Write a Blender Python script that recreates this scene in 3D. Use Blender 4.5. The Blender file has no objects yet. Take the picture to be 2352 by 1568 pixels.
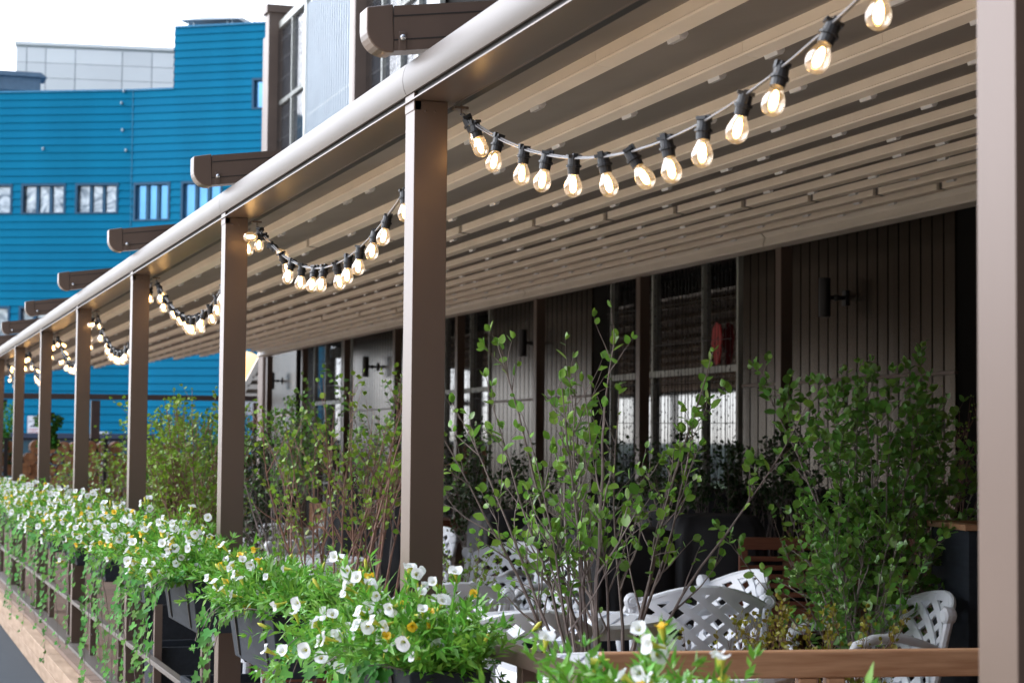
import bpy, math, random
import numpy as np
from mathutils import Vector, Matrix
PI = math.pi
S = bpy.context.scene
C = S.collection
# ------------------------------------------------------------------ camera
YAW, PITCH, ROLL = 0.3147, 0.0537, 0.0092
FP = 4573.0                      # focal length in pixels of a 2352 px wide picture
CAM = Vector((0.033, 0.05, 1.643))
fwd = Vector((math.sin(YAW)*math.cos(PITCH), math.cos(YAW)*math.cos(PITCH), math.sin(PITCH)))
r0 = Vector((math.cos(YAW), -math.sin(YAW), 0))
u0 = r0.cross(fwd)
rgt = r0*math.cos(ROLL) + u0*math.sin(ROLL)
upv = u0*math.cos(ROLL) - r0*math.sin(ROLL)
cd = bpy.data.cameras.new('camera'); cam = bpy.data.objects.new('camera', cd); C.objects.link(cam)
M = Matrix((rgt, upv, -fwd)).transposed().to_4x4(); M.translation = CAM
cam.matrix_world = M
cd.sensor_width = 36; cd.lens = 70; cd.clip_start = 0.05; cd.clip_end = 600
cd.dof.use_dof = True; cd.dof.focus_distance = 6.3; cd.dof.aperture_fstop = 8
S.camera = cam
# ------------------------------------------------------------------ sky
W = bpy.data.worlds.new('World'); S.world = W; W.use_nodes = True
nt = W.node_tree; bg = nt.nodes['Background']
sky = nt.nodes.new('ShaderNodeTexSky'); sky.sky_type = 'NISHITA'; sky.sun_disc = False
sky.sun_elevation = math.radians(50); sky.sun_rotation = math.radians(-65); sky.air_density = 1.0; sky.dust_density = 0.6
tc = nt.nodes.new('ShaderNodeTexCoord'); mp = nt.nodes.new('ShaderNodeMapping'); mp.inputs['Scale'].default_value = (1, 1, 2.2)
nz = nt.nodes.new('ShaderNodeTexNoise'); nz.inputs['Scale'].default_value = 1.6; nz.inputs['Detail'].default_value = 6
cr = nt.nodes.new('ShaderNodeValToRGB'); cr.color_ramp.elements[0].position = .36; cr.color_ramp.elements[1].position = .60
mx = nt.nodes.new('ShaderNodeMix'); mx.data_type = 'RGBA'
geo = nt.nodes.new('ShaderNodeVectorMath'); geo.operation = 'DOT_PRODUCT'; geo.inputs[1].default_value = Vector((-.85, .42, .25)).normalized()
mr = nt.nodes.new('ShaderNodeMapRange'); mr.inputs[1].default_value = -.05; mr.inputs[2].default_value = .95; mr.inputs[3].default_value = 2.0; mr.inputs[4].default_value = 35; mr.clamp = True
cm = nt.nodes.new('ShaderNodeMix'); cm.data_type = 'RGBA'; cm.blend_type = 'MULTIPLY'; cm.inputs[0].default_value = 1; cm.inputs[6].default_value = (.93, .97, 1.06, 1)
nt.links.new(tc.outputs['Generated'], geo.inputs[0]); nt.links.new(geo.outputs['Value'], mr.inputs[0]); nt.links.new(mr.outputs[0], cm.inputs[7]); nt.links.new(cm.outputs[2], mx.inputs[7])
nt.links.new(tc.outputs['Generated'], mp.inputs[0]); nt.links.new(mp.outputs[0], nz.inputs[0]); nt.links.new(nz.outputs['Fac'], cr.inputs[0])
nt.links.new(cr.outputs[0], mx.inputs[0]); nt.links.new(sky.outputs[0], mx.inputs[6]); nt.links.new(mx.outputs[2], bg.inputs[0])
bg.inputs[1].default_value = 0.12
# ------------------------------------------------------------------ soft sun behind thin cloud
sd = bpy.data.lights.new('sun', 'SUN'); sd.energy = 1.5; sd.angle = math.radians(40); sd.color = (1, .95, .90)
so = bpy.data.objects.new('sun', sd); C.objects.link(so)
so.rotation_euler = Vector((0.85, -0.38, -0.58)).to_track_quat('-Z', 'Y').to_euler()
S.view_settings.view_transform = 'Standard'; S.view_settings.look = 'None'; S.view_settings.gamma = 1
S.view_settings.exposure = 0.8
S.cycles.max_bounces = 7; S.cycles.diffuse_bounces = 4; S.cycles.glossy_bounces = 4; S.cycles.transparent_max_bounces = 12
S.cycles.caustics_reflective = False; S.cycles.caustics_refractive = False
S.cycles.sample_clamp_indirect = 6; S.cycles.use_light_tree = True

# ------------------------------------------------------------------ helpers
def ray(px, py):
    return (fwd + rgt*((px-1176)/FP) + upv*((784-py)/FP))
def at(px, py, d=None, X=None, Y=None, Z=None):
    r = ray(px, py)
    if d is not None: t = d
    elif X is not None: t = (X-CAM.x)/r.x
    elif Y is not None: t = (Y-CAM.y)/r.y
    else: t = (Z-CAM.z)/r.z
    return CAM + r*t

def lin(c):  # sRGB 0-255 -> linear
    return tuple(((v/255)/12.92 if v/255 <= .04045 else ((v/255+.055)/1.055)**2.4) for v in c)
def mat(name, col, rough=.6, metal=0, var=.12, scale=6, bump=0, bscale=40, spec=.5, stretch=None, island=0, translucent=0, col2=None, wscale=None):
    m = bpy.data.materials.new(name); m.use_nodes = True; n = m.node_tree.nodes; l = m.node_tree.links
    b = n['Principled BSDF']; b.inputs['Roughness'].default_value = rough; b.inputs['Metallic'].default_value = metal
    b.inputs['Specular IOR Level'].default_value = spec
    t = n.new('ShaderNodeTexCoord'); mpp = n.new('ShaderNodeMapping'); l.new(t.outputs['Object'], mpp.inputs[0])
    if stretch: mpp.inputs['Scale'].default_value = stretch
    z = n.new('ShaderNodeTexNoise'); z.inputs['Scale'].default_value = scale; z.inputs['Detail'].default_value = 5; l.new(mpp.outputs[0], z.inputs[0])
    r = n.new('ShaderNodeValToRGB'); r.color_ramp.elements[0].position = .3; r.color_ramp.elements[1].position = .7
    c2 = col2 or tuple(min(1, v*(1+var)) for v in col); c1 = col if col2 else tuple(v*(1-var) for v in col)
    r.color_ramp.elements[0].color = (*c1, 1); r.color_ramp.elements[1].color = (*c2, 1)
    l.new(z.outputs['Fac'], r.inputs[0]); out = r.outputs[0]
    if island:
        g = n.new('ShaderNodeNewGeometry'); h = n.new('ShaderNodeHueSaturation')
        v = n.new('ShaderNodeMapRange'); v.inputs[3].default_value = 1-island; v.inputs[4].default_value = 1+island
        l.new(g.outputs['Random Per Island'], v.inputs[0]); l.new(v.outputs[0], h.inputs['Value'])
        v2 = n.new('ShaderNodeMapRange'); v2.inputs[3].default_value = .5-island*.07; v2.inputs[4].default_value = .5+island*.05
        mm = n.new('ShaderNodeMath'); mm.operation = 'FRACT'; m3 = n.new('ShaderNodeMath'); m3.operation = 'MULTIPLY'; m3.inputs[1].default_value = 17.3
        l.new(g.outputs['Random Per Island'], m3.inputs[0]); l.new(m3.outputs[0], mm.inputs[0]); l.new(mm.outputs[0], v2.inputs[0]); l.new(v2.outputs[0], h.inputs['Hue'])
        l.new(out, h.inputs['Color']); out = h.outputs[0]
    l.new(out, b.inputs['Base Color'])
    if bump:
        z2 = n.new('ShaderNodeTexNoise'); z2.inputs['Scale'].default_value = bscale; z2.inputs['Detail'].default_value = 4; l.new(mpp.outputs[0], z2.inputs[0])
        bp = n.new('ShaderNodeBump'); bp.inputs['Strength'].default_value = bump; bp.inputs['Distance'].default_value = .01
        l.new(z2.outputs['Fac'], bp.inputs['Height']); l.new(bp.outputs[0], b.inputs['Normal'])
    if translucent:
        tr = n.new('ShaderNodeBsdfTranslucent'); ms = n.new('ShaderNodeMixShader'); ms.inputs[0].default_value = translucent
        l.new(out, tr.inputs['Color']); l.new(b.outputs[0], ms.inputs[1]); l.new(tr.outputs[0], ms.inputs[2])
        l.new(ms.outputs[0], n['Material Output'].inputs[0])
    return m
def emis(name, col, st):
    m = bpy.data.materials.new(name); m.use_nodes = True; n = m.node_tree.nodes
    b = n['Principled BSDF']; b.inputs['Base Color'].default_value = (*col, 1)
    b.inputs['Emission Color'].default_value = (*col, 1); b.inputs['Emission Strength'].default_value = st
    return m
def thin_glass(name, tint=(1, 1, 1), refl=.08, rough=.0, glow=0):
    m = bpy.data.materials.new(name); m.use_nodes = True; n = m.node_tree.nodes; l = m.node_tree.links
    n.remove(n['Principled BSDF'])
    tr = n.new('ShaderNodeBsdfTransparent'); tr.inputs[0].default_value = (*tint, 1)
    gl = n.new('ShaderNodeBsdfGlossy'); gl.inputs['Roughness'].default_value = rough
    lw = n.new('ShaderNodeLayerWeight'); lw.inputs[0].default_value = .35
    mr = n.new('ShaderNodeMapRange'); mr.inputs[3].default_value = refl; mr.inputs[4].default_value = .75
    ms = n.new('ShaderNodeMixShader'); l.new(lw.outputs['Facing'], mr.inputs[0]); l.new(mr.outputs[0], ms.inputs[0])
    l.new(tr.outputs[0], ms.inputs[1]); l.new(gl.outputs[0], ms.inputs[2]); l.new(ms.outputs[0], n['Material Output'].inputs[0])
    if glow:
        em = n.new('ShaderNodeEmission'); em.inputs[0].default_value = (1, .62, .28, 1); em.inputs[1].default_value = glow
        ad = n.new('ShaderNodeAddShader'); l.new(ms.outputs[0], ad.inputs[0]); l.new(em.outputs[0], ad.inputs[1]); l.new(ad.outputs[0], n['Material Output'].inputs[0])
    return m

class MB:
    def __init__(s): s.v = []; s.f = []; s.mi = []
    def add(s, vs, fs, k=0):
        o = len(s.v); s.v += [tuple(p) for p in vs]; s.f += [tuple(i+o for i in f) for f in fs]; s.mi += [k]*len(fs)
    def box(s, x0, x1, y0, y1, z0, z1, k=0, T=None):
        vs = [Vector((x, y, z)) for x in (x0, x1) for y in (y0, y1) for z in (z0, z1)]
        if T is not None: vs = [T @ p for p in vs]
        s.add(vs, [(0, 1, 3, 2), (4, 6, 7, 5), (0, 4, 5, 1), (2, 3, 7, 6), (0, 2, 6, 4), (1, 5, 7, 3)], k)
    def bar(s, a, b, w, h, up=(0, 0, 1), k=0):   # rectangular bar between two points
        a = Vector(a); b = Vector(b); d = (b-a).normalized(); u = Vector(up); sd_ = d.cross(u)
        if sd_.length < 1e-4: sd_ = d.cross(Vector((1, 0, 0)))
        sd_.normalize(); u = sd_.cross(d)
        vs = []
        for p in (a, b):
            for i, j in ((-1, -1), (1, -1), (1, 1), (-1, 1)): vs.append(p+sd_*(i*w/2)+u*(j*h/2))
        s.add(vs, [(3, 2, 1, 0), (4, 5, 6, 7), (0, 1, 5, 4), (1, 2, 6, 5), (2, 3, 7, 6), (3, 0, 4, 7)], k)
    def tube(s, pts, rad, n=6, k=0, cap=True):
        pts = [Vector(p) for p in pts]; N = len(pts)
        if not hasattr(rad, '__len__'): rad = [rad]*N
        ref = Vector((0.3, .2, 1)).normalized(); vs = []
        for i, p in enumerate(pts):
            d = (pts[min(i+1, N-1)]-pts[max(i-1, 0)]).normalized()
            a = d.cross(ref)
            if a.length < .05: a = d.cross(Vector((1, 0, 0)))
            a.normalize(); b = d.cross(a)
            for j in range(n):
                t = 2*PI*j/n; vs.append(p+a*(math.cos(t)*rad[i])+b*(math.sin(t)*rad[i]))
        fs = [(i*n+j, i*n+(j+1) % n, (i+1)*n+(j+1) % n, (i+1)*n+j) for i in range(N-1) for j in range(n)]
        if cap: fs += [tuple(range(n))[::-1], tuple(range((N-1)*n, N*n))]
        s.add(vs, fs, k)
    def lathe(s, prof, n=14, k=0, T=None):   # prof: (r,z)
        vs = []; m = len(prof)
        for r, z in prof:
            for j in range(n):
                p = Vector((r*math.cos(2*PI*j/n), r*math.sin(2*PI*j/n), z)); vs.append(T @ p if T else p)
        s.add(vs, [(i*n+j, i*n+(j+1) % n, (i+1)*n+(j+1) % n, (i+1)*n+j) for i in range(m-1) for j in range(n)], k)
    def prism(s, poly, axis, a, b, k=0, T=None):  # poly in the two other axes, extruded along axis ('x' or 'y')
        vs = []
        for t in (a, b):
            for p, q in poly:
                w = Vector((t, p, q)) if axis == 'x' else (Vector((p, t, q)) if axis == 'y' else Vector((p, q, t)))
                vs.append(T @ w if T else w)
        n = len(poly)
        s.add(vs, [tuple(range(n))[::-1], tuple(range(n, 2*n))]+[(i, (i+1) % n, n+(i+1) % n, n+i) for i in range(n)], k)
    def mesh(s, name, ms, smooth=False):
        me = bpy.data.meshes.new(name); me.from_pydata(s.v, [], s.f); me.update()
        for m in (ms if isinstance(ms, (list, tuple)) else [ms]): me.materials.append(m)
        if any(s.mi): me.polygons.foreach_set('material_index', s.mi)
        if smooth: me.polygons.foreach_set('use_smooth', [True]*len(s.f))
        return me
    def build(s, name, ms, parent=None, smooth=False, bevel=0, fix=True):
        me = s.mesh(name, ms, smooth)
        if fix:
            import bmesh
            bm = bmesh.new(); bm.from_mesh(me); bmesh.ops.recalc_face_normals(bm, faces=bm.faces); bm.to_mesh(me); bm.free()
        o = bpy.data.objects.new(name, me); C.objects.link(o)
        if parent is not None: put(o, parent)
        if bevel:
            b = o.modifiers.new('b', 'BEVEL'); b.width = bevel; b.segments = 2; b.limit_method = 'ANGLE'; b.angle_limit = .6
        return o
def put(o, parent):      # children are modelled in world space for things whose empty is moved
    o.parent = parent
    if parent.get('_w'): o.matrix_parent_inverse = Matrix.Translation(-Vector(parent['_w']))
def tag(o, label=None, cat=None, group=None, kind=None):
    if label: o['label'] = label
    if cat: o['category'] = cat
    if group: o['group'] = group
    if kind: o['kind'] = kind
    return o
def thing(name, label, cat, loc=(0, 0, 0), rz=0, group=None, world=False):
    o = bpy.data.objects.new(name, None); C.objects.link(o); o.location = loc; o.rotation_euler = (0, 0, rz); o.empty_display_size = .1
    if world: o['_w'] = tuple(loc)
    return tag(o, label, cat, group)
def copy_tree(root, loc, rz=0, label=None, rot=None, scale=None):
    def rec(o, par):
        c = o.copy(); C.objects.link(c)
        if par is not None: c.parent = par
        for ch in kids.get(o, ()): rec(ch, c)
        return c
    kids = {}
    for o in list(C.objects):
        if o.parent is not None: kids.setdefault(o.parent, []).append(o)
    r = rec(root, None); r.location = loc; r.rotation_euler = rot or (0, 0, rz)
    if scale: r.scale = scale
    if label: r['label'] = label
    return r

# ------------------------------------------------------------------ materials
m_bronze = mat('bronze_paint', (.135, .098, .080), .34, .3, .10, 3, stretch=(1, 1, .2), bump=.03, bscale=900)
m_beam = mat('champagne_paint', (.140, .124, .114), .45, .3, .08, 2.5, bump=.02, bscale=900)
m_cream = mat('cream_profile', (.90, .79, .66), .42, 0, .05, 4)
m_gutter = mat('gutter_cream', (.74, .69, .62), .4, 0, .06, 3)
m_fabric = mat('canopy_fabric', (.27, .238, .208), .8, 0, .10, 2, bump=.35, bscale=3.5)
m_dark = mat('dark_gap', (.015, .013, .012), .6)
m_bracket = mat('bracket_grey', (.10, .085, .075), .5)
m_steel = mat('steel_bolt', (.6, .62, .65), .25, 1)
m_clip = mat('clear_clip', (.85, .85, .86), .15, 0, .05, spec=.9, translucent=.5)
m_clad = mat('facade_metal', (.10, .08, .063), .27, .8, .10, 1.5, bump=.06, bscale=2.0, stretch=(1, 1, .25))
m_cladup = mat('facade_metal_upper', (.24, .29, .34), .4, .3, .06, 2)
m_black = mat('black_metal', (.012, .012, .014), .45)
m_socket = mat('socket_rubber', (.013, .015, .019), .45, 0, .1, 60)
m_cable = mat('cable_grey', (.22, .22, .23), .4, .3)
m_white = mat('white_resin', (.80, .84, .91), .38, 0, .05, 5, bump=.03, bscale=30)
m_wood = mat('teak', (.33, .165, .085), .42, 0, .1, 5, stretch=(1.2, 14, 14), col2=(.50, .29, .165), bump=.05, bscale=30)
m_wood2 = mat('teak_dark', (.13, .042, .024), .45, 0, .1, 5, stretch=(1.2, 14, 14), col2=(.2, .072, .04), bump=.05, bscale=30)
m_deck = mat('deck_board', (.15, .10, .075), .6, 0, .1, 5, stretch=(1, 12, 12), col2=(.24, .165, .125), bump=.08, bscale=20)
m_box = mat('painted_box', (.024, .030, .040), .75, 0, .15, 6, stretch=(8, 1, 8), bump=.12, bscale=25, spec=.2)
m_soil = mat('soil', (.05, .028, .018), .95, 0, .4, 60, bump=.6, bscale=90)
m_cover = mat('cover_cloth', (.018, .019, .024), .62, 0, .15, 4, bump=.12, bscale=30)
m_filament = emis('filament', (1.0, .58, .20), 14)
m_glass = thin_glass('bulb_glass', (1, .95, .88), .06, glow=.11)
m_log_end = mat('log_end', (.30, .13, .055), .7, 0, .2, 9, col2=(.46, .23, .11))
m_bark = mat('bark', (.10, .05, .03), .9, 0, .3, 20, bump=.5)
m_stem = mat('twig', (.18, .145, .135), .7, 0, .3, 30)
m_stemred = mat('reddish_twig', (.20, .105, .075), .65, 0, .3, 30)
def leafm(name, c, t=.3, isl=.3, rough=.42): return mat(name, c, rough, 0, .12, 10, island=isl, translucent=t)
m_leafA = leafm('leaf_fresh', (.17, .36, .05), .3, .3, .34)
m_leafB = leafm('leaf_deep', (.14, .32, .055), .25, .35, .32)
m_leafC = leafm('leaf_birch', (.20, .35, .035), .35, .25)
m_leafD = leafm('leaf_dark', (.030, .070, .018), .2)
m_leafE = leafm('leaf_orange_tip', (.32, .31, .04), .35, .45)
m_petleaf = leafm('petunia_leaf', (.14, .36, .045), .35, .35)
m_ivy = leafm('ivy_leaf', (.060, .21, .028), .3, .45, .6); m_ivy.node_tree.nodes['Principled BSDF'].inputs['Specular IOR Level'].default_value = .2
m_petal = mat('white_petal', (.70, .73, .76), .5, 0, .02, 20, translucent=.3)
m_petaly = mat('yellow_petal', (.80, .52, .03), .5, 0, .1, 20, translucent=.3)
m_throat = mat('flower_throat', (.62, .62, .10), .5, 0, .1, 20, translucent=.3)

# ------------------------------------------------------------------ leaves
TPL = {
 'oval': ([(0, 0, 0), (.30, .25, .05), (.36, .55, .06), (.2, .85, .03), (0, 1, -.04), (-.2, .85, .03), (-.36, .55, .06), (-.30, .25, .05), (0, .5, -.02)],
          [(0, 1, 2, 8), (8, 2, 3, 4), (0, 8, 6, 7), (8, 4, 5, 6)]),
 'round': ([(0, 0, 0), (.42, .2, .05), (.5, .55, .07), (.22, .88, .03), (0, 1, -.06), (-.22, .88, .03), (-.5, .55, .07), (-.42, .2, .05), (0, .5, -.02)],
          [(0, 1, 2, 8), (8, 2, 3, 4), (0, 8, 6, 7), (8, 4, 5, 6)]),
 'lance': ([(0, 0, 0), (.16, .4, .04), (0, 1, -.08), (-.16, .4, .04), (0, .45, -.01)],
          [(0, 1, 4), (4, 1, 2), (0, 4, 3), (4, 2, 3)]),
 'ivy': ([(0, .12, 0), (.30, -.08, .04), (.58, .12, .05), (.34, .38, .03), (.42, .72, .04), (.16, .66, .01), (0, 1.05, -.06), (-.16, .66, .01), (-.42, .72, .04), (-.34, .38, .03), (-.58, .12, .05), (-.30, -.08, .04), (0, .42, -.03)],
          [(12, 0, 1), (12, 1, 2), (12, 2, 3), (12, 3, 4), (12, 4, 5), (12, 5, 6), (12, 6, 7), (12, 7, 8), (12, 8, 9), (12, 9, 10), (12, 10, 11), (12, 11, 0)]),
}
class Leaves:
    def __init__(s, tpl): s.t = tpl; s.P = []; s.D = []; s.N = []; s.L = []
    def add(s, p, d, n, l): s.P.append(tuple(p)); s.D.append(tuple(d)); s.N.append(tuple(n)); s.L.append(l)
    def build(s, name, m, parent):
        tv, tf = TPL[s.t]; tv = np.array(tv, float)
        P = np.array(s.P, float); D = np.array(s.D, float); N = np.array(s.N, float); L = np.array(s.L, float)
        if len(P) == 0: return None
        D /= np.linalg.norm(D, axis=1)[:, None]+1e-9
        X = np.cross(D, N); X /= np.linalg.norm(X, axis=1)[:, None]+1e-9; Z = np.cross(X, D)
        V = P[:, None, :]+(tv[None, :, 0, None]*X[:, None]+tv[None, :, 1, None]*D[:, None]+tv[None, :, 2, None]*Z[:, None])*L[:, None, None]
        V = V.reshape(-1, 3); n = len(P); k = len(tv)
        tot = [i for f in tf for i in f]; ls = [len(f) for f in tf]
        loops = (np.array(tot)[None]+np.arange(n)[:, None]*k).ravel()
        me = bpy.data.meshes.new(name); me.vertices.add(len(V)); me.vertices.foreach_set('co', V.ravel())
        me.loops.add(len(loops)); me.loops.foreach_set('vertex_index', loops.astype(np.int32))
        sizes = np.tile(np.array(ls), n); st = np.concatenate([[0], np.cumsum(sizes)[:-1]])
        me.polygons.add(len(sizes)); me.polygons.foreach_set('loop_start', st.astype(np.int32)); me.polygons.foreach_set('loop_total', sizes.astype(np.int32))
        me.polygons.foreach_set('use_smooth', [True]*len(sizes))
        me.update(calc_edges=True); me.validate(); me.materials.append(m)
        o = bpy.data.objects.new(name, me); C.objects.link(o); put(o, parent) if parent is not None else None
        return o
def rv(R): return Vector((R.gauss(0, 1), R.gauss(0, 1), R.gauss(0, 1))).normalized()

# ================================================================== SETTING
def sheet(name, x0, x1, y0, y1, z, m):
    b = MB(); b.add([(x0, y0, z), (x1, y0, z), (x1, y1, z), (x0, y1, z)], [(0, 1, 2, 3)])
    return tag(b.build(name, m, fix=False), kind='structure')
m_asph = mat('road_asphalt', (.020, .028, .038), .75, 0, .12, .6, bump=.35, bscale=120, col2=(.032, .042, .055), spec=.25)
sheet('road', -300, 300, -120, 400, 0, m_asph)
m_lawn = mat('lawn_green', (.06, .13, .03), .9, 0, .3, 2)
sheet('lawn', -60, -1.5, 62, 100, .03, m_lawn)
# decking under the pergola: boards laid across
b = MB(); y = -1.0; R = random.Random(3)
while y < 38.0:
    b.box(1.36, 7.48, y, y+.137, .20, .24+R.uniform(-.0012, .0012)); y += .142
tag(b.build('deck_floor', m_deck), kind='structure')
sheet('deck_base', 1.38, 7.46, -1, 38, .17, m_dark)
# timber kerb, two courses of sleepers
m_sleeper = mat('pale_sleeper', (.27, .18, .115), .75, 0, .1, 3, stretch=(6, 1, 8), col2=(.42, .30, .21), bump=.15, bscale=30)
b = MB(); R = random.Random(5)
for row, (z0, z1) in enumerate(((0.005, .108), (.113, .215))):
    y = -1.3+row*.55
    while y < 38:
        L = 1.15+R.uniform(-.05, .05); b.box(1.27, 1.358, y, y+L-.008, z0, z1+R.uniform(-.002, 0)); y += L
tag(b.build('kerb', m_sleeper, bevel=.004), kind='structure')

# ================================================================== PERGOLA
PY = [2.35+3*n for n in range(12)]       # post rows
def zr(x): return 2.662+.13*(x-1.45)     # underside of the ribs
PX0, PX1 = 1.455, 1.55
perg = thing('pergola', 'long bronze pergola with ribbed retractable fabric roof beside the restaurant wall', 'pergola')
posth = MB(); posth.box(0, PX1-PX0, -.0475, .0475, .0, 2.597-.243); posth.box(-.002, .02, -.0475, .0475, 2.57-.243, 2.6195-.243)
for sx in (.032, .058): posth.lathe([(.004, 0), (.0035, .0025), (0, .003)], 8, T=Matrix.Translation((sx, -.0475, 2.325)) @ Matrix.Rotation(PI/2, 4, 'X'))
posth.box(-.012, PX1-PX0+.012, -.06, .06, .02, .028)
ph = posth.build('post', m_bronze, perg, bevel=.003); ph.location = (PX0, PY[0], .243)
for yy in PY[1:]:
    c = ph.copy(); C.objects.link(c); c.parent = perg; c.location = (PX0, yy, .243)
# front beam: rounded fascia, lip, dark gap, soffit
b = MB()
ya, yb = -1.0, 35.5
NT = 16
prof = [(1.449-.011*4*t*(1-t), 2.620+.088*t) for t in [q/NT for q in range(NT+1)]]+[(1.453, 2.7115), (1.462, 2.713), (1.58, 2.713), (1.58, 2.70), (1.456, 2.70), (1.456, 2.62)]
seg = [-1.0]+[PY[i]+.02 for i in range(1, 12)]
for a, c in zip(seg[:-1], seg[1:]):
    b.prism(prof, 'y', a+.0018, c-.0018)
o_ = b.build('front_beam', m_beam, perg, smooth=True)
o_.data.set_sharp_from_angle(angle=.5)
b = MB(); b.box(1.447, 1.4515, ya, yb, 2.597, 2.6005); b.box(1.4515, 1.576, ya, yb, 2.5985, 2.604); b.box(1.5765, 1.581, ya, yb, 2.597, 2.63)
so_ = b.build('beam_soffit', m_bronze, perg); tag(so_)
b = MB(); b.box(1.462, 1.62, ya, yb, 2.606, 2.698); b.build('beam_core', m_dark, perg)
# rafters with rounded end caps
def rafter(yc):
    e = MB(); w = .04
    # sloped: main body from x=1.40 inward; local slope .13
    def P(x, h): return (x, 2.738+.13*(x-1.45)+h)
    ztop, zb = .125, 0.0
    body = [P(1.395, 0), P(6.95, 0), P(6.95, ztop), P(1.395, ztop)]
    e.prism(body, 'y', yc-w, yc+w)
    for hh in (.03, .092):   # grooves read as thin raised edges either side
        pass
    ro = e.build('rafter', m_bronze, perg)
    g = MB()
    for hh in (.028, .094):
        g.prism([P(1.395, hh), P(6.9, hh), P(6.9, hh+.004), P(1.395, hh+.004)], 'y', yc-w-.0012, yc-w+.001)
    g.build('groove', m_dark, ro)
    e = MB(); pts = [(1.392, .130), (1.318, .126)]
    R_ = .075
    for i in range(0, 9):
        a = PI+ (PI/2)*i/8
        pts.append((1.318+R_+R_*math.cos(a), .070+R_*math.sin(a)))
    pts += [(1.397, -.005)]
    e.prism([P(x, h) for x, h in pts], 'y', yc-w-.003, yc+w+.003)
    e.build('end_cap', m_bronze, ro, bevel=.006)
    t = MB(); t.box(1.408, 1.430, yc-w-.006, yc-w-.0015, 2.733, 2.785); t.build('bolt_tab', m_bronze, ro, bevel=.002)
    t = MB(); T = Matrix.Translation((1.419, yc-w-.006, 2.768)) @ Matrix.Rotation(PI/2, 4, 'X')
    t.lathe([(0, .010), (.006, .010), (.009, .006), (.010, 0)], 12, T=T); t.build('bolt', m_steel, ro, smooth=True)
    return ro
# ribs of the retractable roof, one piece per bay, with the fabric between them
RX = [1.66]+[2.03+.46*k for k in range(11) if 2.03+.46*k < 6.72]
raf = []
for n, yy in enumerate(PY):
    ro = rafter(yy); raf.append(ro)
    for x in RX[1:] if n in (3, 7, 11) else []:
        k = MB(); k.box(x-.014, x+.02, yy-.022, yy+.022, zr(x)+.004, zr(x)+.058); k.build('bracket', m_bracket, ro)
rib_me = {}
seg = [-1.0]+PY+[35.6]
nclip = 0; clips = []
for j in range(len(seg)-1):
    a, c = seg[j]+(.035 if j-1 in (3, 7, 11) else .001), seg[j+1]-(.035 if j in (3, 7, 11) else .001)
    for i, x in enumerate(RX):
        if j == len(seg)-2 and seg[j+1]-seg[j] < .3: continue
        z = zr(x); k = MB()
        if i == 0:
            pr = [(1.60, z-.03), (1.70, z-.012), (1.735, z+.02), (1.735, z+.07), (1.585, z+.05), (1.585, z-.01)]
        else:
            pr = [(x-.030, z+.056), (x-.027, z+.013), (x-.031, z+.010), (x-.029, z+.003), (x-.023, z+.002), (x+.024, z-.003), (x+.029, z+.003), (x+.029, z+.062)]
        k.prism(pr, 'y', a, c)
        rb = k.build('rib', m_cream, perg)
        m_ = 0; yy = a+.28+.37*((i*3+j) % 2)
        while yy < c-.1:
            clips.append((i, yy, rb)); yy += .74
clips.sort(key=lambda t: t[1])
seen = {}
clipmesh = None; rest = MB()
for i, yy, rb in clips:
    x = RX[i]+(.035 if i == 0 else 0); z = zr(x)
    pr = [(x+.020, z-.003), (x+.024, z-.014), (x+.040, z-.012), (x+.048, z+.0), (x+.044, z+.010), (x+.030, z+.010)]
    if 3 < yy < 12 and len(seen) < 95:
        k = MB(); k.prism(pr, 'y', yy, yy+.085); k.build('clip', m_clip, perg); seen[(i, yy)] = 1
    else: rest.prism(pr, 'y', yy, yy+.085)
tag(rest.build('clip', m_clip, perg), kind='stuff')
# fabric: shallow folds between ribs
b = MB(); xs = []
for i in range(len(RX)-1):
    for t in np.linspace(0, 1, 7)[:-1]: xs.append((RX[i]+(RX[i+1]-RX[i])*t, -.018*math.sin(PI*t)))
xs.append((RX[-1], 0)); xs.append((6.95, 0))
ys = [-1.0]+PY+[35.5]
vs = [(x, y, zr(x)+.052+s) for y in ys for x, s in xs]; n = len(xs)
b.add(vs, [(r*n+i, r*n+i+1, (r+1)*n+i+1, (r+1)*n+i) for r in range(len(ys)-1) for i in range(n-1)])
b.build('fabric_roof', m_fabric, perg, smooth=True, fix=False)
b = MB(); b.prism([(1.60, 2.735), (6.95, zr(6.95)+.2), (6.95, zr(6.95)+.21), (1.60, 2.745)], 'y', -1, 35.5)
b.build('roof_sheet', m_bronze, perg)
# inner gutter beam and inner posts
gx = 6.83; gz = 3.255
b = MB()
for k0 in range(0, 12, 2):
    a = -1 if k0 == 0 else PY[k0]+.01; c = PY[k0+2]-.01 if k0+2 < 12 else 35.6
    b.prism([(gx-.06, gz+.012), (gx-.05, gz), (gx+.1, gz), (gx+.1, gz+.17), (gx-.075, gz+.17), (gx-.075, gz+.10), (gx-.045, gz+.07)], 'y', a, c)
b.build('gutter_beam', m_gutter, perg)
pi_ = MB(); pi_.box(0, .10, -.05, .05, 0, gz-.243)
p0 = pi_.build('inner_post', m_bronze, perg, bevel=.003); p0.location = (6.90, PY[1], .243)
for yy in PY[2:]:
    c = p0.copy(); C.objects.link(c); c.parent = perg; c.location = (6.90, yy, .243)

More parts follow.
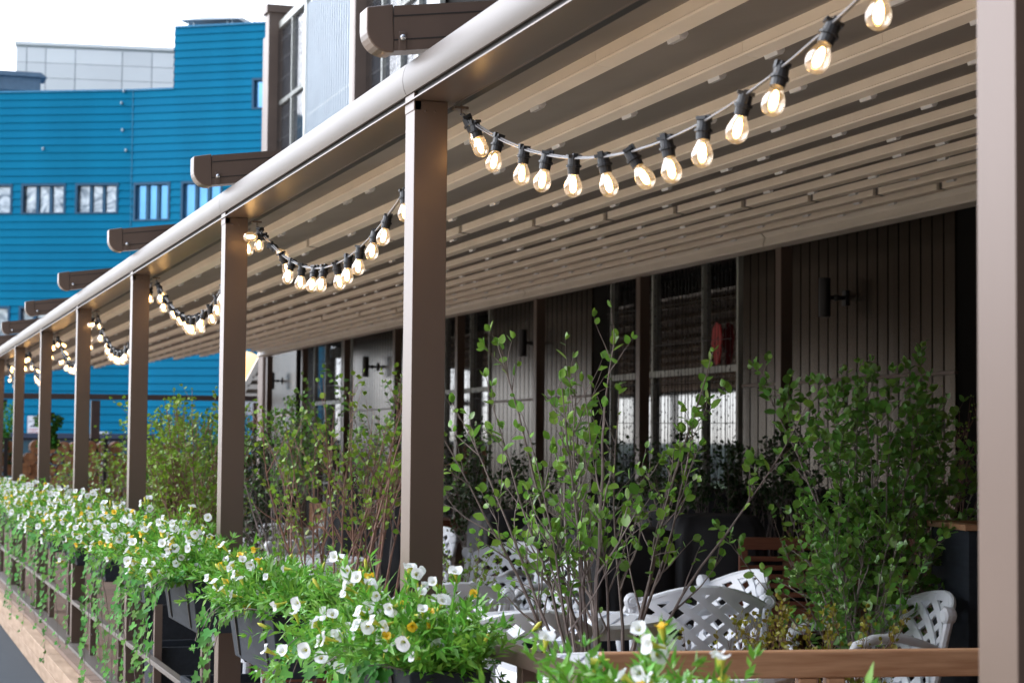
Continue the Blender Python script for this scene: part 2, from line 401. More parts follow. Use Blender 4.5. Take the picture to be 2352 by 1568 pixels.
# ================================================================== STRING LIGHTS
ORD = ['first', 'second', 'third', 'fourth', 'fifth', 'sixth', 'seventh', 'eighth', 'ninth', 'tenth', 'eleventh', 'twelfth', 'thirteenth', 'fourteenth', 'fifteenth']
def bulb_proto():
    s = MB(); s.lathe([(0, .012), (.015, .012), (.0165, .008), (.0175, -.012), (.0215, -.013), (.0215, -.019), (.0175, -.020), (.0165, -.038), (.0, -.038)], 14)
    s.box(-.012, .012, -.020, .020, .008, .016); s.box(-.018, -.006, -.007, .007, .005, .021)
    sm = s.mesh('socket', m_socket)
    g = MB(); g.lathe([(.0135, -.038), (.0145, -.043), (.0195, -.052), (.0240, -.063), (.0262, -.074), (.0252, -.085), (.0205, -.095), (.012, -.102), (.005, -.1045), (0, -.105)], 18)
    gm = g.mesh('bulb', m_glass, True)
    f = MB(); f.lathe([(0, -.044), (.0045, -.047), (.0085, -.057), (.0100, -.070), (.0090, -.083), (.0045, -.090), (0, -.092)], 10)
    fm = f.mesh('filament', m_filament, True)
    return sm, gm, fm
SM, GM, FM = bulb_proto()
R = random.Random(11)
lampd = bpy.data.lights.new('bulb_light', 'POINT'); lampd.energy = .34; lampd.color = (1, .58, .26); lampd.shadow_soft_size = .006
for bay in range(0, 7):
    y1 = PY[bay+1]-.06; y0 = PY[bay]+.06
    sagd = .285 if bay < 2 else .30+R.uniform(-.02, .03)
    XX = 1.585
    def cab(t): return Vector((XX+.01*math.sin(t*5), y1+(y0-y1)*t, 2.565-4*sagd*t*(1-t)))
    lab = 'string of glowing warm bulbs sagging in the %s pergola bay from the right' % ORD[bay]
    root = thing('string_light', lab, 'string light', (XX, y1, 2.565), group='festoon bulb strings hung between the posts', world=True)
    cb = MB(); N = 29
    for dx in (-.0028, .0028):
        cb.tube([cab(i/N)+Vector((dx, 0, dx*.6)) for i in range(N+1)], .0026, 5)
    cb.build('cable', m_cable, root, smooth=True)
    hk = MB(); hk.box(XX-.02, XX+.02, y1-.005, y1+.03, 2.578, 2.585); hk.tube([(XX, y1, 2.565), (XX, y1, 2.59)], .002, 5); hk.build('hook', m_bronze, root)
    ts = [.022]+[.045+.0665*i+R.uniform(-.008, .008) for i in range(15)]
    for i, t in enumerate(ts):
        if t > .985: continue
        p = cab(t)
        tx = R.gauss(0, .16); ty = R.gauss(0, .2)
        if bay >= 1 and t < .3 and R.random() < .7: ty += R.choice((-1, 1))*R.uniform(.5, 1.1); tx += R.uniform(-.4, .4)
        so2 = bpy.data.objects.new('socket', SM); C.objects.link(so2); put(so2, root)
        so2.scale = (.83,)*3; so2.location = p+Vector((0, 0, -.006)); so2.rotation_euler = (ty, tx, R.uniform(0, 3))
        for nm, me in (('bulb', GM), ('filament', FM)):
            o = bpy.data.objects.new(nm, me); C.objects.link(o); o.parent = so2
        l = bpy.data.objects.new('bulb_light', lampd); C.objects.link(l); l.parent = so2; l.location = (0, 0, -.08)

# ================================================================== RAILING
def railing(i):
    a, c = PY[i]+.05, PY[i+1]-.05
    lab = 'bronze metal railing hung with flower boxes, %s pergola bay from the right' % ORD[i]
    r = thing('railing', lab, 'railing', (1.5, a, .24), group='railings between the pergola posts', world=True)
    k = MB(); k.box(1.472, 1.522, a, c, 1.145, 1.18); k.build('top_rail', m_bronze, r, bevel=.002)
    k = MB(); k.box(1.452, 1.492, a, c, .535, .56); k.build('mid_rail', m_beam, r, bevel=.002)
    k = MB(); k.box(1.425, 1.515, a, c, .2425, .262); k.build('bottom_rail', m_beam, r, bevel=.002)
    for t in (.6, 2.1):
        k = MB(); yy = PY[i]+t; k.box(1.49, 1.53, yy-.02, yy+.02, .262, 1.145); k.build('baluster', m_bronze, r, bevel=.002)
        k = MB(); k.lathe([(.007, 0), (.006, .004), (0, .005)], 8, T=Matrix.Translation((1.5, yy-.0205, .40)) @ Matrix.Rotation(PI/2, 4, 'X')); k.build('screw', m_steel, r)
for i in range(0, 11): railing(i)

# ================================================================== RESTAURANT BUILDING (right)
XW = 7.5
rest_b = thing('restaurant_building', 'two storey restaurant with metal board cladding, dark glass and brown columns behind the pergola', 'building', (XW, 25, 0), world=True)
m_wallbase = mat('wall_dark', (.006, .0055, .005), .8, spec=.1)
m_glassd = mat('window_glass', (.006, .007, .008), .035, 0, .1, 2, spec=1.0, bump=.015, bscale=1.5); m_glassd.node_tree.nodes['Principled BSDF'].inputs['IOR'].default_value = 2.0
m_glassu = mat('window_glass_upper', (.03, .035, .045), .05, 0, .1, 2, spec=1.0, bump=.02, bscale=2)
m_frame = mat('pale_frame', (.42, .44, .42), .4, .3)
m_brown = mat('brown_column', (.16, .12, .10), .45, .3, .06, 5)
k = MB(); k.box(XW+.09, XW+9, -4, 38.3, 0, 9.7); k.build('wall', m_wallbase, rest_b)
boards = [(5.2, 8.8), (12.67, 16.33), (20.2, 23.8), (27.7, 31.25), (35.65, 38.3)]
for (a, c) in boards:
    k = MB(); n = int(round((c-a)/.163)); w = (c-a)/n
    for i in range(n):
        for z0, z1 in ((.24, 2.205), (2.235, 4.6)):
            # slightly bowed metal board
            y0, y1 = a+i*w+.008, a+(i+1)*w-.008; ym = (y0+y1)/2
            k.add([(XW+.03, y0, z0), (XW+.001, y0+.004, z0), (XW, ym, z0), (XW+.001, y1-.004, z0), (XW+.03, y1, z0),
                   (XW+.03, y0, z1), (XW+.001, y0+.004, z1), (XW, ym, z1), (XW+.001, y1-.004, z1), (XW+.03, y1, z1)],
                  [(j, j+1, j+6, j+5) for j in range(4)]+[(0, 4, 3, 2, 1), (5, 6, 7, 8, 9)])
    k.box(XW+.035, XW+.05, a, c, .24, 4.6, 1)
    k.box(XW-.008, XW+.03, a, c, 2.208, 2.232, 2)
    k.build('cladding', [m_clad, m_black, m_brown], rest_b)
wins = [(8.9, 12.1, (9.7, 10.9)), (16.42, 19.6, (17.2, 18.45)), (23.9, 27.1, (24.7, 25.9)), (31.35, 34.1, (32.0, 33.2))]
for (a, c, mu) in wins:
    f = MB()
    for y in (a, *mu, c): f.box(XW-.01, XW+.05, y-.02, y+.02, .24, 4.6)
    f.box(XW-.005, XW+.045, a, c, 2.36, 2.42); f.box(XW-.005, XW+.045, a, c, .30, .36); f.box(XW-.005, XW+.045, a, c, 1.02, 1.05)
    fr = f.build('window', m_frame, rest_b)
    g = MB(); g.add([(XW+.03, a, .24), (XW+.03, c, .24), (XW+.03, c, 4.6), (XW+.03, a, 4.6)], [(0, 3, 2, 1)]); g.build('pane', m_glassd, fr, fix=False)
    k = MB(); k.box(XW+.02, XW+.06, c+.03, c+.60, .24, 4.6); k.build('recess_panel', m_wallbase, rest_b)
k = MB(); k.box(XW-.10, XW+.2, 38.32, 38.8, 0, 9.7); k.build('corner_post', m_brown, rest_b)
k = MB(); k.box(6.96, XW+.1, -2, 35.5, 3.46, 3.49); k.build('flashing', m_brown, rest_b)
# upper storey
k = MB(); k.box(XW-.25, XW+.3, 37.45, 37.8, 4.6, 9.95); k.box(XW-.3, XW+.3, 37.4, 37.85, 9.95, 10.1); k.box(XW-.0, XW+.3, 37.8, 38.8, 4.6, 9.8); k.build('column', m_brown, rest_b)
for a in (30.35, 22.0):
    k = MB(); k.box(XW-.25, XW+.2, a, a+.2, 3.4, 9.75); k.build('column', m_brown, rest_b)
k = MB(); n = 20
for i in range(n):
    y = 31.5+i*(3.5/n); q_ = [(XW+.02, y), (XW+.02, y+.06), (XW-.035, y+.075), (XW-.035, y+.15), (XW+.02, y+.175)]; k.add([(a_, b_2, 3.5) for a_, b_2 in q_]+[(a_, b_2, 9.6) for a_, b_2 in q_], [(j, j+1, j+6, j+5) for j in range(4)])
k.box(XW-.02, XW+.03, 31.5, 35.0, 7.55, 7.6, 1); k.box(XW-.05, XW+.04, 31.38, 31.5, 3.5, 9.7, 1); k.box(XW-.05, XW+.04, 35.0, 35.12, 3.5, 9.7, 1)
k.build('corrugated_panel', [m_cladup, m_frame], rest_b)
for (a, c, mu) in ((35.2, 37.5, (36.35,)), (26.3, 30.4, (27.4, 28.4, 29.5))):
    f = MB()
    for y in (a, *mu, c): f.box(XW-.03, XW+.05, y-.035, y+.035, 3.5, 9.75)
    f.box(XW-.025, XW+.045, a, c, 8.16, 8.24); f.box(XW-.05, XW+.05, a, c, 9.65, 9.78); f.box(XW-.025, XW+.045, a, c, 5.5, 5.56)
    fr = f.build('window', m_frame, rest_b)
    g = MB(); g.add([(XW+.03, a, 3.5), (XW+.03, c, 3.5), (XW+.03, c, 9.7), (XW+.03, a, 9.7)], [(0, 3, 2, 1)]); g.build('pane', m_glassu, fr, fix=False)
# red panel set just before the glass, seen between the mullions
# curtains of wire lights in front of the windows
m_wire = mat('wire_black', (.01, .01, .012), .5)
def curtain(a, c, z0, z1, lab, R, step=.085, rad=.0022):
    k = MB(); y = a+.05
    while y < c-.03:
        yy = y+R.uniform(-.015, .015); k.bar((XW-.06, yy, z0+R.uniform(0, .1)), (XW-.06, yy+R.uniform(-.02, .02), z1), rad*2, rad*2, (1, 0, 0))
        z = z0+R.uniform(.05, .12)
        while z < z1:
            k.box(XW-.066, XW-.056, yy-.006, yy+.006, z, z+.018); z += R.uniform(.12, .22)
        y += step
    for z in np.arange(z0+.15, z1, .38): k.bar((XW-.06, a, z), (XW-.06, c, z+.03), .005, .005)
    tag(k.build('light_curtain', m_wire, None), lab, 'light curtain', 'curtains of unlit wire lights in front of the glass')
R = random.Random(8)
for (a, c, mu), lab in zip(wins, ('curtain of thin black wire lights hanging before the ground floor window nearest the camera', 'curtain of thin black wire lights before the ground floor window beside the large wall lamp', 'curtain of thin black wire lights before the ground floor window behind the thick centre post', 'curtain of thin black wire lights before the farthest ground floor window')):
    if c > 12.5: curtain(a, c, .6, 3.4, lab, R)
curtain(35.2, 37.5, 5.0, 9.6, 'net of wire lights over the upper window beside the brown corner column', R, .11, .003)
curtain(27.5, 30.4, 4.6, 9.0, 'net of wire lights over the upper window right of the corrugated panel', R, .11, .003)
m_red = emis('red_glow', (.35, .02, .02), .03)  # faintly emitting red panel drawn for the red seen in the glass
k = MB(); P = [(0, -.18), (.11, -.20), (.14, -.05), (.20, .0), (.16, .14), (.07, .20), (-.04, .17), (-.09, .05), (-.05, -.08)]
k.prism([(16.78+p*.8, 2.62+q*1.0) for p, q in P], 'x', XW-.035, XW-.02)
tag(k.build('red_patch', m_red), 'small irregular red glowing patch seen in the dark window right of the centre', 'sign')

# wall sconces
def sconce(y, z, lab):
    r = thing('wall_lamp', lab, 'wall lamp', (XW, y, z), group='black cylinder wall lamps on the cladding', world=True)
    k = MB(); k.lathe([(0, .155), (.046, .155), (.048, .15), (.048, -.15), (.046, -.155), (0, -.155)], 20, T=Matrix.Translation((XW-.19, y, z))); k.build('lamp_body', m_black, r, smooth=False)
    k = MB(); k.tube([(XW-.16, y, z), (XW-.02, y, z)], .018, 8); k.lathe([(0, -.03), (.026, -.02), (.03, 0), (.026, .02), (0, .03)], 10, T=Matrix.Translation((XW-.09, y, z))); k.build('arm', m_black, r)
    k = MB(); k.box(XW-.02, XW-.001, y-.03, y+.03, z-.06, z+.06); k.build('wall_plate', m_black, r)
sconce(14.35, 2.87, 'black cylinder wall lamp on the brown boards at right, largest in view')
sconce(22.0, 2.87, 'black cylinder wall lamp half hidden by a slim brown post near the tall leafy twig')
sconce(29.6, 2.87, 'black cylinder wall lamp on pale reflecting boards just left of the thick centre post')
sconce(36.9, 2.87, 'black cylinder wall lamp at the far end of the wall by the blue facade')

# ================================================================== BLUE BUILDING
f2 = Vector((math.sin(YAW), math.cos(YAW), 0)); r2 = Vector((math.cos(YAW), -math.sin(YAW), 0)); UP = Vector((0, 0, 1))
Bp = at(305, 300, d=60); Bp.z = 0
dR = r2*math.cos(.265)-f2*math.sin(.265); dL = -(r2*math.cos(.13)-f2*math.sin(.13))
nR = Vector((dR.y, -dR.x, 0)); nR = nR if nR.dot(f2) < 0 else -nR
nL = Vector((dL.y, -dL.x, 0)); nL = nL if nL.dot(f2) < 0 else -nL
def fac(px, py, side):
    d, n = (dR, nR) if side == 'R' else (dL, nL)
    r = ray(px, py); t = (Bp-CAM).dot(n)/r.dot(n); p = CAM+r*t
    return (p-Bp).dot(d), p.z
m_blue = mat('blue_cladding', (.0, .17, .325), .5, 0, .10, .7, stretch=(1, 1, .12), spec=.08, island=.03, bump=.03, bscale=3)
m_blued = mat('blue_frame', (.003, .075, .16), .5)
m_pane = mat('sky_reflection_pane', (.22, .55, 1.0), .08, .6, .15, .8, spec=1, bump=.03, bscale=.8)  # reflected blue sky put into the base colour
m_panew = mat('wavy_reflection_pane', (.07, .11, .16), .06, .35, .1, 1.1, spec=1, bump=.4, bscale=2.2, col2=(.72, .78, .84))  # swirling pale reflections painted into the pane colour
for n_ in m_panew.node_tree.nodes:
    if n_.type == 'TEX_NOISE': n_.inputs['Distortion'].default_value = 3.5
blue = thing('blue_building', 'bright blue building clad in horizontal boards with small windows, behind the terrace', 'building', tuple(Bp), world=True)
RH = .232
zlowL = fac(100, 210, 'L')[1]; zlowR = fac(380, 205, 'R')[1]; ztop = fac(450, 63, 'R')[1]; ustep = fac(402, 130, 'R')[0]
zlow = round(((zlowL+zlowR)/2)/RH)*RH; ztop = round(ztop/RH)*RH
uLend = fac(-260, 400, 'L')[0]; uRend = fac(760, 400, 'R')[0]
openings = {'L': [], 'R': []}
def win(side, xa, xb, ya, yb, npan, m):
    u0, z1 = fac(xa, ya, side); u1, _ = fac(xb, ya, side); z0 = fac((xa+xb)/2, yb, side)[1]; z1 = fac((xa+xb)/2, ya, side)[1]
    if u0 > u1: u0, u1 = u1, u0
    z0 = round(z0/RH)*RH; z1 = round(z1/RH)*RH
    openings[side].append((u0, u1, z0, z1, npan, m))
for xa, xb, m in ((-95, 30, m_panew), (50, 152, m_panew), (174, 273, m_panew)): win('L', xa, xb, 428, 498, 3, m)
for xa, xb, m in ((297, 392, m_pane), (417, 512, m_pane), (536, 632, m_pane)): win('R', max(xa, 308), xb, 422, 502, 3, m)
for xa, xb in ((-80, 24), (44, 142), (166, 262)): win('L', xa, xb, 708, 775, 3, m_panew)
win('R', 580, 614, 186, 258, 1, m_pane)
for side, d, n, uend in (('L', dL, nL, uLend), ('R', dR, nR, uRend)):
    def P3(u, w, z): return Bp+d*u+n*w+UP*z
    k = MB(); nrow = int(round(ztop/RH))
    for i in range(5, nrow):
        z0 = i*RH; cuts = [(0, uend)]
        if z0 >= zlow-.01: cuts = [(ustep, uend)] if side == 'R' else []
        for (u0, u1, a, c, *_r) in openings[side]:
            if a-.01 <= z0 < c-.01:
                nc = []
                for (s0, s1) in cuts:
                    if u1 <= s0 or u0 >= s1: nc.append((s0, s1)); continue
                    if u0 > s0: nc.append((s0, u0))
                    if u1 < s1: nc.append((u1, s1))
                cuts = nc
        for (s0, s1) in cuts:
            vs = []
            for u in (s0, s1):
                for w, z in ((0, z0+.004), (.035, z0+.004), (.038, z0+.02), (.012, z0+RH), (0, z0+RH)): vs.append(P3(u, w, z))
            k.add(vs, [(0, 1, 6, 5), (1, 2, 7, 6), (2, 3, 8, 7), (3, 4, 9, 8), (4, 3, 2, 1, 0), (5, 6, 7, 8, 9)])
    k.build('cladding', m_blue, blue)
    for (u0, u1, a, c, npan, m) in openings[side]:
        f = MB()
        def fb(ua, ub, wa, wb, za, zb, kk, f=f): f.add([P3(u, w, z) for u in (ua, ub) for w in (wa, wb) for z in (za, zb)], [(0, 1, 3, 2), (4, 6, 7, 5), (0, 4, 5, 1), (2, 3, 7, 6), (0, 2, 6, 4), (1, 5, 7, 3)], kk)
        t = .07
        fb(u0, u0+t, -.25, .045, a, c, 0); fb(u1-t, u1, -.25, .045, a, c, 0); fb(u0+t, u1-t, -.25, .045, c-t, c, 0); fb(u0+t, u1-t, -.25, .045, a, a+t*.7, 0)
        pw = (u1-u0-2*t)/npan
        for j in range(1, npan): fb(u0+t+j*pw-.05, u0+t+j*pw+.05, -.2, -.05, a+t*.7, c-t, 0)
        wo = f.build('window', m_blued, blue)
        for j in range(npan):
            g = MB(); g.add([P3(u, -.12, z) for u, z in ((u0+t+j*pw, a), (u0+t+(j+1)*pw, a), (u0+t+(j+1)*pw, c), (u0+t+j*pw, c))], [(0, 1, 2, 3)])
            g.build('pane', m, wo, fix=False)
BL = Bp+dL*uLend-nL*.02; BR = Bp+dR*uRend-nR*.02
k = MB()
def plan(poly, z0, z1, k): 
    n = len(poly); k.add([(p.x, p.y, z) for z in (z0, z1) for p in poly], [tuple(range(n)), tuple(range(n, 2*n))]+[(i, (i+1) % n, n+(i+1) % n, n+i) for i in range(n)])
BB = Bp-nR*.02; BS = Bp+dR*ustep-nR*.02
plan([Bp+dL*uLend-nL*.3, Bp-nR*.3, Bp+dR*uRend-nR*.3, Bp+dR*uRend-nR*14, Bp+dL*uLend-nL*14], 0, zlow-.02, k)
plan([Bp+dR*(ustep+.02)-nR*.3, Bp+dR*uRend-nR*.3, Bp+dR*uRend-nR*12, Bp+dR*(ustep+.02)-nR*12], zlow, ztop-.02, k)
k.build('wall', m_blued, blue)
k = MB()
def cap(ua, ub, d, n, z, s=.04):
    k.add([Bp+d*u+n*w+UP*zz for u in (ua, ub) for w in (-.4, .06) for zz in (z, z+s)], [(0, 1, 3, 2), (4, 6, 7, 5), (0, 4, 5, 1), (2, 3, 7, 6), (0, 2, 6, 4), (1, 5, 7, 3)])
cap(uLend, 0, dL, nL, zlow, .05); cap(0, ustep, dR, nR, zlow, .05); cap(ustep, uRend, dR, nR, ztop, .05)
k.build('coping', mat('coping_blue', (.02, .22, .42), .4), blue)
# side face of the raised part
k = MB(); z = zlow
while z < ztop-.01:
    k.add([Bp+dR*(ustep-w)+nR*a+UP*zz for a in (.03, -11.9) for w, zz in ((0, z), (.03, z), (.0, z+RH))], [(0, 1, 4, 3), (1, 2, 5, 4)]); z += RH
k.build('side_cladding', m_blue, blue)
# seams, small wall fixtures
k = MB()
k.add([Bp+dR*u+nR*w+UP*z for u in (-.005, .012) for w in (.0, .045) for z in (5.0, zlow)], [(0, 1, 3, 2), (4, 6, 7, 5), (0, 4, 5, 1), (2, 3, 7, 6), (0, 2, 6, 4), (1, 5, 7, 3)])
k.build('seam', mat('seam_blue', (.03, .22, .38), .5), blue)
m_galv0 = mat('fixture_grey', (.35, .45, .52), .4)
for px, py in ((281, 238), (283, 300), (291, 346), (101, 343), (286, 210)):
    u, z = fac(px, py, 'L'); T = Matrix.Translation(Bp+dL*u+nL*.08+UP*z)
    k = MB(); k.lathe([(0, .05), (.03, .045), (.04, 0), (.03, -.04), (0, -.045)], 10, T=T); k.build('wall_fixture', m_galv0, blue)
# dark plinth strip with glass near the ground
k = MB(); zz = fac(200, 1012, 'L')[1]
k.add([Bp+dL*u+nL*w+UP*z for u in (-1, uLend) for w in (0, .10) for z in (0, zz)], [(0, 1, 3, 2), (4, 6, 7, 5), (0, 4, 5, 1), (2, 3, 7, 6), (0, 2, 6, 4), (1, 5, 7, 3)])
k.add([Bp+dL*u+nL*w+UP*z for u in (-1, uLend) for w in (.0, .16) for z in (zz, zz+.22)], [(0, 1, 3, 2), (4, 6, 7, 5), (0, 4, 5, 1), (2, 3, 7, 6), (0, 2, 6, 4), (1, 5, 7, 3)], 1)
k.build('plinth', [mat('plinth_glass', (.03, .09, .13), .15, 0, .4, 1), mat('plinth_band', (.006, .02, .06), .5)], blue)
# roof things
m_galv = mat('galvanised', (.42, .47, .5), .4, .6, .1, 4)
ua = fac(412, 60, 'R')[0]; ub = fac(532, 60, 'R')[0]
hd = thing('roof_vent_hood', 'low grey metal hood on short legs on the raised blue roof', 'vent hood', tuple(Bp+dR*((ua+ub)/2)-nR*1.2+UP*(ztop+.05)), world=True)
def Q(u, w, z): return Bp+dR*u-nR*w+UP*z
k = MB(); za = ztop+.24
k.add([Q(ua-.1, .2, za+.04), Q(ub+.1, .2, za), Q(ub+.1, 2.4, za), Q(ua-.1, 2.4, za+.04), Q((ua*.7+ub*.3), 1.0, za+.30), Q(ub-.05, 1.0, za+.20), Q(ub-.05, 1.6, za+.20), Q((ua*.7+ub*.3), 1.6, za+.30)], [(3, 2, 1, 0), (4, 5, 6, 7), (0, 1, 5, 4), (1, 2, 6, 5), (2, 3, 7, 6), (3, 0, 4, 7)])
k.build('hood', m_galv, hd)
for u in (ua+.12, ua+.3, ub-.15, ub-.3):
    k = MB(); k.tube([Q(u, .4, ztop), Q(u, .4, za)], .03, 6); k.build('leg', m_galv, hd)
rl = thing('roof_railing', 'thin pale steel guard rail on the raised blue roof', 'railing', tuple(Q(ub+.3, .6, ztop)), world=True)
uc = fac(545, 60, 'R')[0]; ud = fac(566, 60, 'R')[0]; ue = uRend
k = MB(); k.tube([Q(uc, .6, ztop+.05), Q(ud, .6, ztop+.62), Q(ue, .6, ztop+.62)], .018, 6); k.tube([Q(ud, .6, ztop+.33), Q(ue, .6, ztop+.30)], .015, 6); k.build('rail', m_galv, rl)
for u in (ud, ud+1.3, ud+2.6): 
    k = MB(); k.tube([Q(u, .6, ztop), Q(u, .6, ztop+.62)], .02, 6); k.build('post', m_galv, rl)
k = MB(); k.tube([Q(uc, .9, ztop+.12), Q(ue, .9, ztop+.13)], .1, 10)
tag(k.build('roof_pipe', m_white, smooth=True), 'white pipe lying along the raised blue roof behind the guard rail', 'pipe')
# sign on the blue wall
u0, z1 = fac(66, 955, 'L'); zs0 = fac(66, 1006, 'L')[1]; SH = z1-zs0; SWd = SH*.71
sg = thing('parking_sign', 'white sign with dark truck picture and red lettering on the blue wall', 'sign', tuple(Bp+dL*u0+nL*.06+UP*zs0), world=True)
e1 = -dL
So = Bp+dL*u0+nL*.07+UP*zs0
k = MB(); k.add([So+e1*x+nL*w+UP*z for x in (0, SWd) for w in (0, .012) for z in (0, SH)], [(0, 1, 3, 2), (4, 6, 7, 5), (0, 4, 5, 1), (2, 3, 7, 6), (0, 2, 6, 4), (1, 5, 7, 3)])
k.build('sign_board', mat('sign_white', (.72, .76, .82), .4), sg)
def txt(s, x, z, size, m):
    c = bpy.data.curves.new('lettering', 'FONT'); c.body = s; c.size = size; c.align_x = 'CENTER'; c.offset = size*.012
    t_ = bpy.data.objects.new('tmp', c); C.objects.link(t_); bpy.context.view_layer.update()
    me = bpy.data.meshes.new_from_object(t_.evaluated_get(bpy.context.evaluated_depsgraph_get())); bpy.data.objects.remove(t_)
    me.materials.clear(); me.materials.append(m)
    o = bpy.data.objects.new('lettering', me); C.objects.link(o)
    R3 = Matrix((e1, UP, nL)).transposed().to_4x4(); R3.translation = So+e1*x+UP*z+nL*.014
    bpy.context.view_layer.update()
    o.parent = sg; o.matrix_parent_inverse = Matrix.Translation(-Vector(sg['_w'])); o.matrix_basis = R3
m_ink = mat('sign_ink', (.03, .04, .08), .5); m_redink = mat('sign_red_ink', (.55, .06, .05), .5); m_blink = mat('sign_blue_ink', (.15, .3, .5), .5)
txt('ЗОНА', SWd/2, SH*.82, SH*.12, m_ink); txt('РАЗГРУЗКИ', SWd/2, SH*.72, SH*.105, m_ink)
txt('ПАРКОВКА', SWd/2, SH*.36, SH*.105, m_redink); txt('ЗАПРЕЩЕНА', SWd/2, SH*.25, SH*.098, m_redink)
k = MB()
def sq(xa, xb, za, zb): k.add([So+e1*x+nL*.014+UP*z for x, z in ((xa, za), (xb, za), (xb, zb), (xa, zb))], [(0, 1, 2, 3)])
sq(SWd*.38, SWd*.62, SH*.54, SH*.66); sq(SWd*.16, SWd*.62, SH*.51, SH*.545); sq(SWd*.22, SWd*.36, SH*.545, SH*.58); sq(SWd*.64, SWd*.76, SH*.51, SH*.60)
k.build('truck_picture', m_ink, sg, fix=False)
k = MB(); sq(SWd*.25, SWd*.75, SH*.16, SH*.17); sq(SWd*.2, SWd*.8, SH*.12, SH*.13); sq(SWd*.25, SWd*.75, SH*.08, SH*.09); k.build('small_print', m_blink, sg, fix=False)
# louvre vent on the blue wall
lv = thing('louvre_vent', 'white slatted louvre panel on the blue wall behind the log wall', 'vent', tuple(Bp+dL*.3+UP*1.5), world=True)
ua, zt = fac(222, 995, 'L'); ub = fac(252, 995, 'L')[0]; zb = fac(222, 1085, 'L')[1]
k = MB(); 
def fb2(ua, ub, wa, wb, za, zb): k.add([Bp+dL*u+nL*w+UP*z for u in (ua, ub) for w in (wa, wb) for z in (za, zb)], [(0, 1, 3, 2), (4, 6, 7, 5), (0, 4, 5, 1), (2, 3, 7, 6), (0, 2, 6, 4), (1, 5, 7, 3)])
fb2(ub, ub+.05, .04, .14, zb, zt); fb2(ua-.05, ua, .04, .14, zb, zt); fb2(ub, ua, .04, .14, zt, zt+.05); k.build('frame', m_white, lv)
k = MB(); z = zb
while z < zt: fb2(ub+.05, ua-.05, .05, .12, z, z+.05); z += .09
k.build('slat', m_white, lv)

# ================================================================== WHITE BUILDING behind
m_wpan = mat('white_panel', (.9, .93, .96), .35, .1, .04, .3, island=.06)
wb = thing('white_panel_building', 'pale grey panelled building block rising behind the blue roof', 'building', tuple(at(200, 150, d=92)), world=True)
O = at(38, 150, d=92); O.z = 0; dW = r2*math.cos(.174)+f2*math.sin(.174); nW = Vector((-dW.y, dW.x, 0)); nW = nW if nW.dot(f2) < 0 else -nW
def wf(px, py):
    r = ray(px, py); t = (O-CAM).dot(nW)/r.dot(nW); p = CAM+r*t; return (p-O).dot(dW), p.z
ztw = wf(38, 103)[1]; cols = [wf(x, 150)[0] for x in (38, 61, 105, 173, 281, 349, 410, 480)]; PHt = .395*1.0
k = MB(); z = ztw-.12
while z > 8:
    z0 = z-.70
    for a, c in zip(cols[:-1], cols[1:]):
        k.add([O+dW*u+nW*w+UP*zz for u in (a+.02, c-.02) for w in (0, .06) for zz in (z0+.025, z)], [(0, 1, 3, 2), (4, 6, 7, 5), (0, 4, 5, 1), (2, 3, 7, 6), (0, 2, 6, 4), (1, 5, 7, 3)])
    z = z0
k.build('wall_panel', m_wpan, wb)
k = MB(); k.add([O+dW*u+nW*w+UP*zz for u in (cols[0]-.02, cols[-1]) for w in (-9, .0) for zz in (0, ztw)], [(0, 1, 3, 2), (4, 6, 7, 5), (0, 4, 5, 1), (2, 3, 7, 6), (0, 2, 6, 4), (1, 5, 7, 3)]); k.build('wall', mat('joint_grey', (.5, .54, .58), .5), wb)
k = MB(); k.add([O+dW*u+nW*w+UP*zz for u in (cols[0]-.1, cols[-1]) for w in (-9, .12) for zz in (ztw, ztw+.15)], [(0, 1, 3, 2), (4, 6, 7, 5), (0, 4, 5, 1), (2, 3, 7, 6), (0, 2, 6, 4), (1, 5, 7, 3)]); k.build('roof', m_wpan, wb)
k = MB(); k.box(-1.5, 1.5, -.5, .5, 0, .45); k.prism([(-1.7, .45), (1.7, .45), (1.5, .6), (-1.5, .6)], 'y', -.6, .6)
o = k.build('roof_unit', mat('slate_blue', (.16, .24, .32), .5)); o.location = at(5, 209, d=66); o.location.z -= .02; o.location.x -= .3; tag(o, 'low slate coloured roof box on the blue roof at the left edge', 'roof box')

# ================================================================== BEYOND THE PERGOLA: log wall, frame, awning
R = random.Random(21)
LY = 37.2
m_lw = [m_bark, m_log_end]
def logmesh(r, seed):
    R2 = random.Random(seed); k = MB(); n = 14; vs = []
    rr = [r*(1+R2.uniform(-.05, .05)) for _ in range(n)]
    for y, s in ((-.2, 1), (.2, 1)):
        for j in range(n): vs.append((rr[j]*s*math.cos(2*PI*j/n), y, rr[j]*s*math.sin(2*PI*j/n)))
    k.add(vs, [(j, (j+1) % n, n+(j+1) % n, n+j) for j in range(n)], 0); k.add(vs, [tuple(range(n)), tuple(range(n, 2*n))[::-1]], 1)
    return k.mesh('log', m_lw)
LM = [logmesh(.105+.012*(i % 3), i) for i in range(5)]
x0l = at(-10, 1100, Y=LY).x; x1l = 7.0
row = 0; z = .24+.115
while z < 1.75:
    x = x0l+(.115 if row % 2 else 0)
    while x < x1l:
        if z > 1.5 and R.random() < .35: x += .235; continue
        o = bpy.data.objects.new('log', LM[R.randrange(5)]); C.objects.link(o); o.location = (x+R.uniform(-.008, .008), LY+R.uniform(-.03, .03), z+R.uniform(-.006, .006)); o.rotation_euler = (0, R.uniform(0, 6), 0)
        tag(o, 'round cut log stacked in the log wall at the far end of the terrace', 'log', 'logs stacked in the far log wall'); x += .235
    z += .205; row += 1
k = MB()
fr = thing('log_rack', 'thin black metal rack and mesh holding the stacked logs', 'rack', (x0l, LY-.3, .24), world=True)
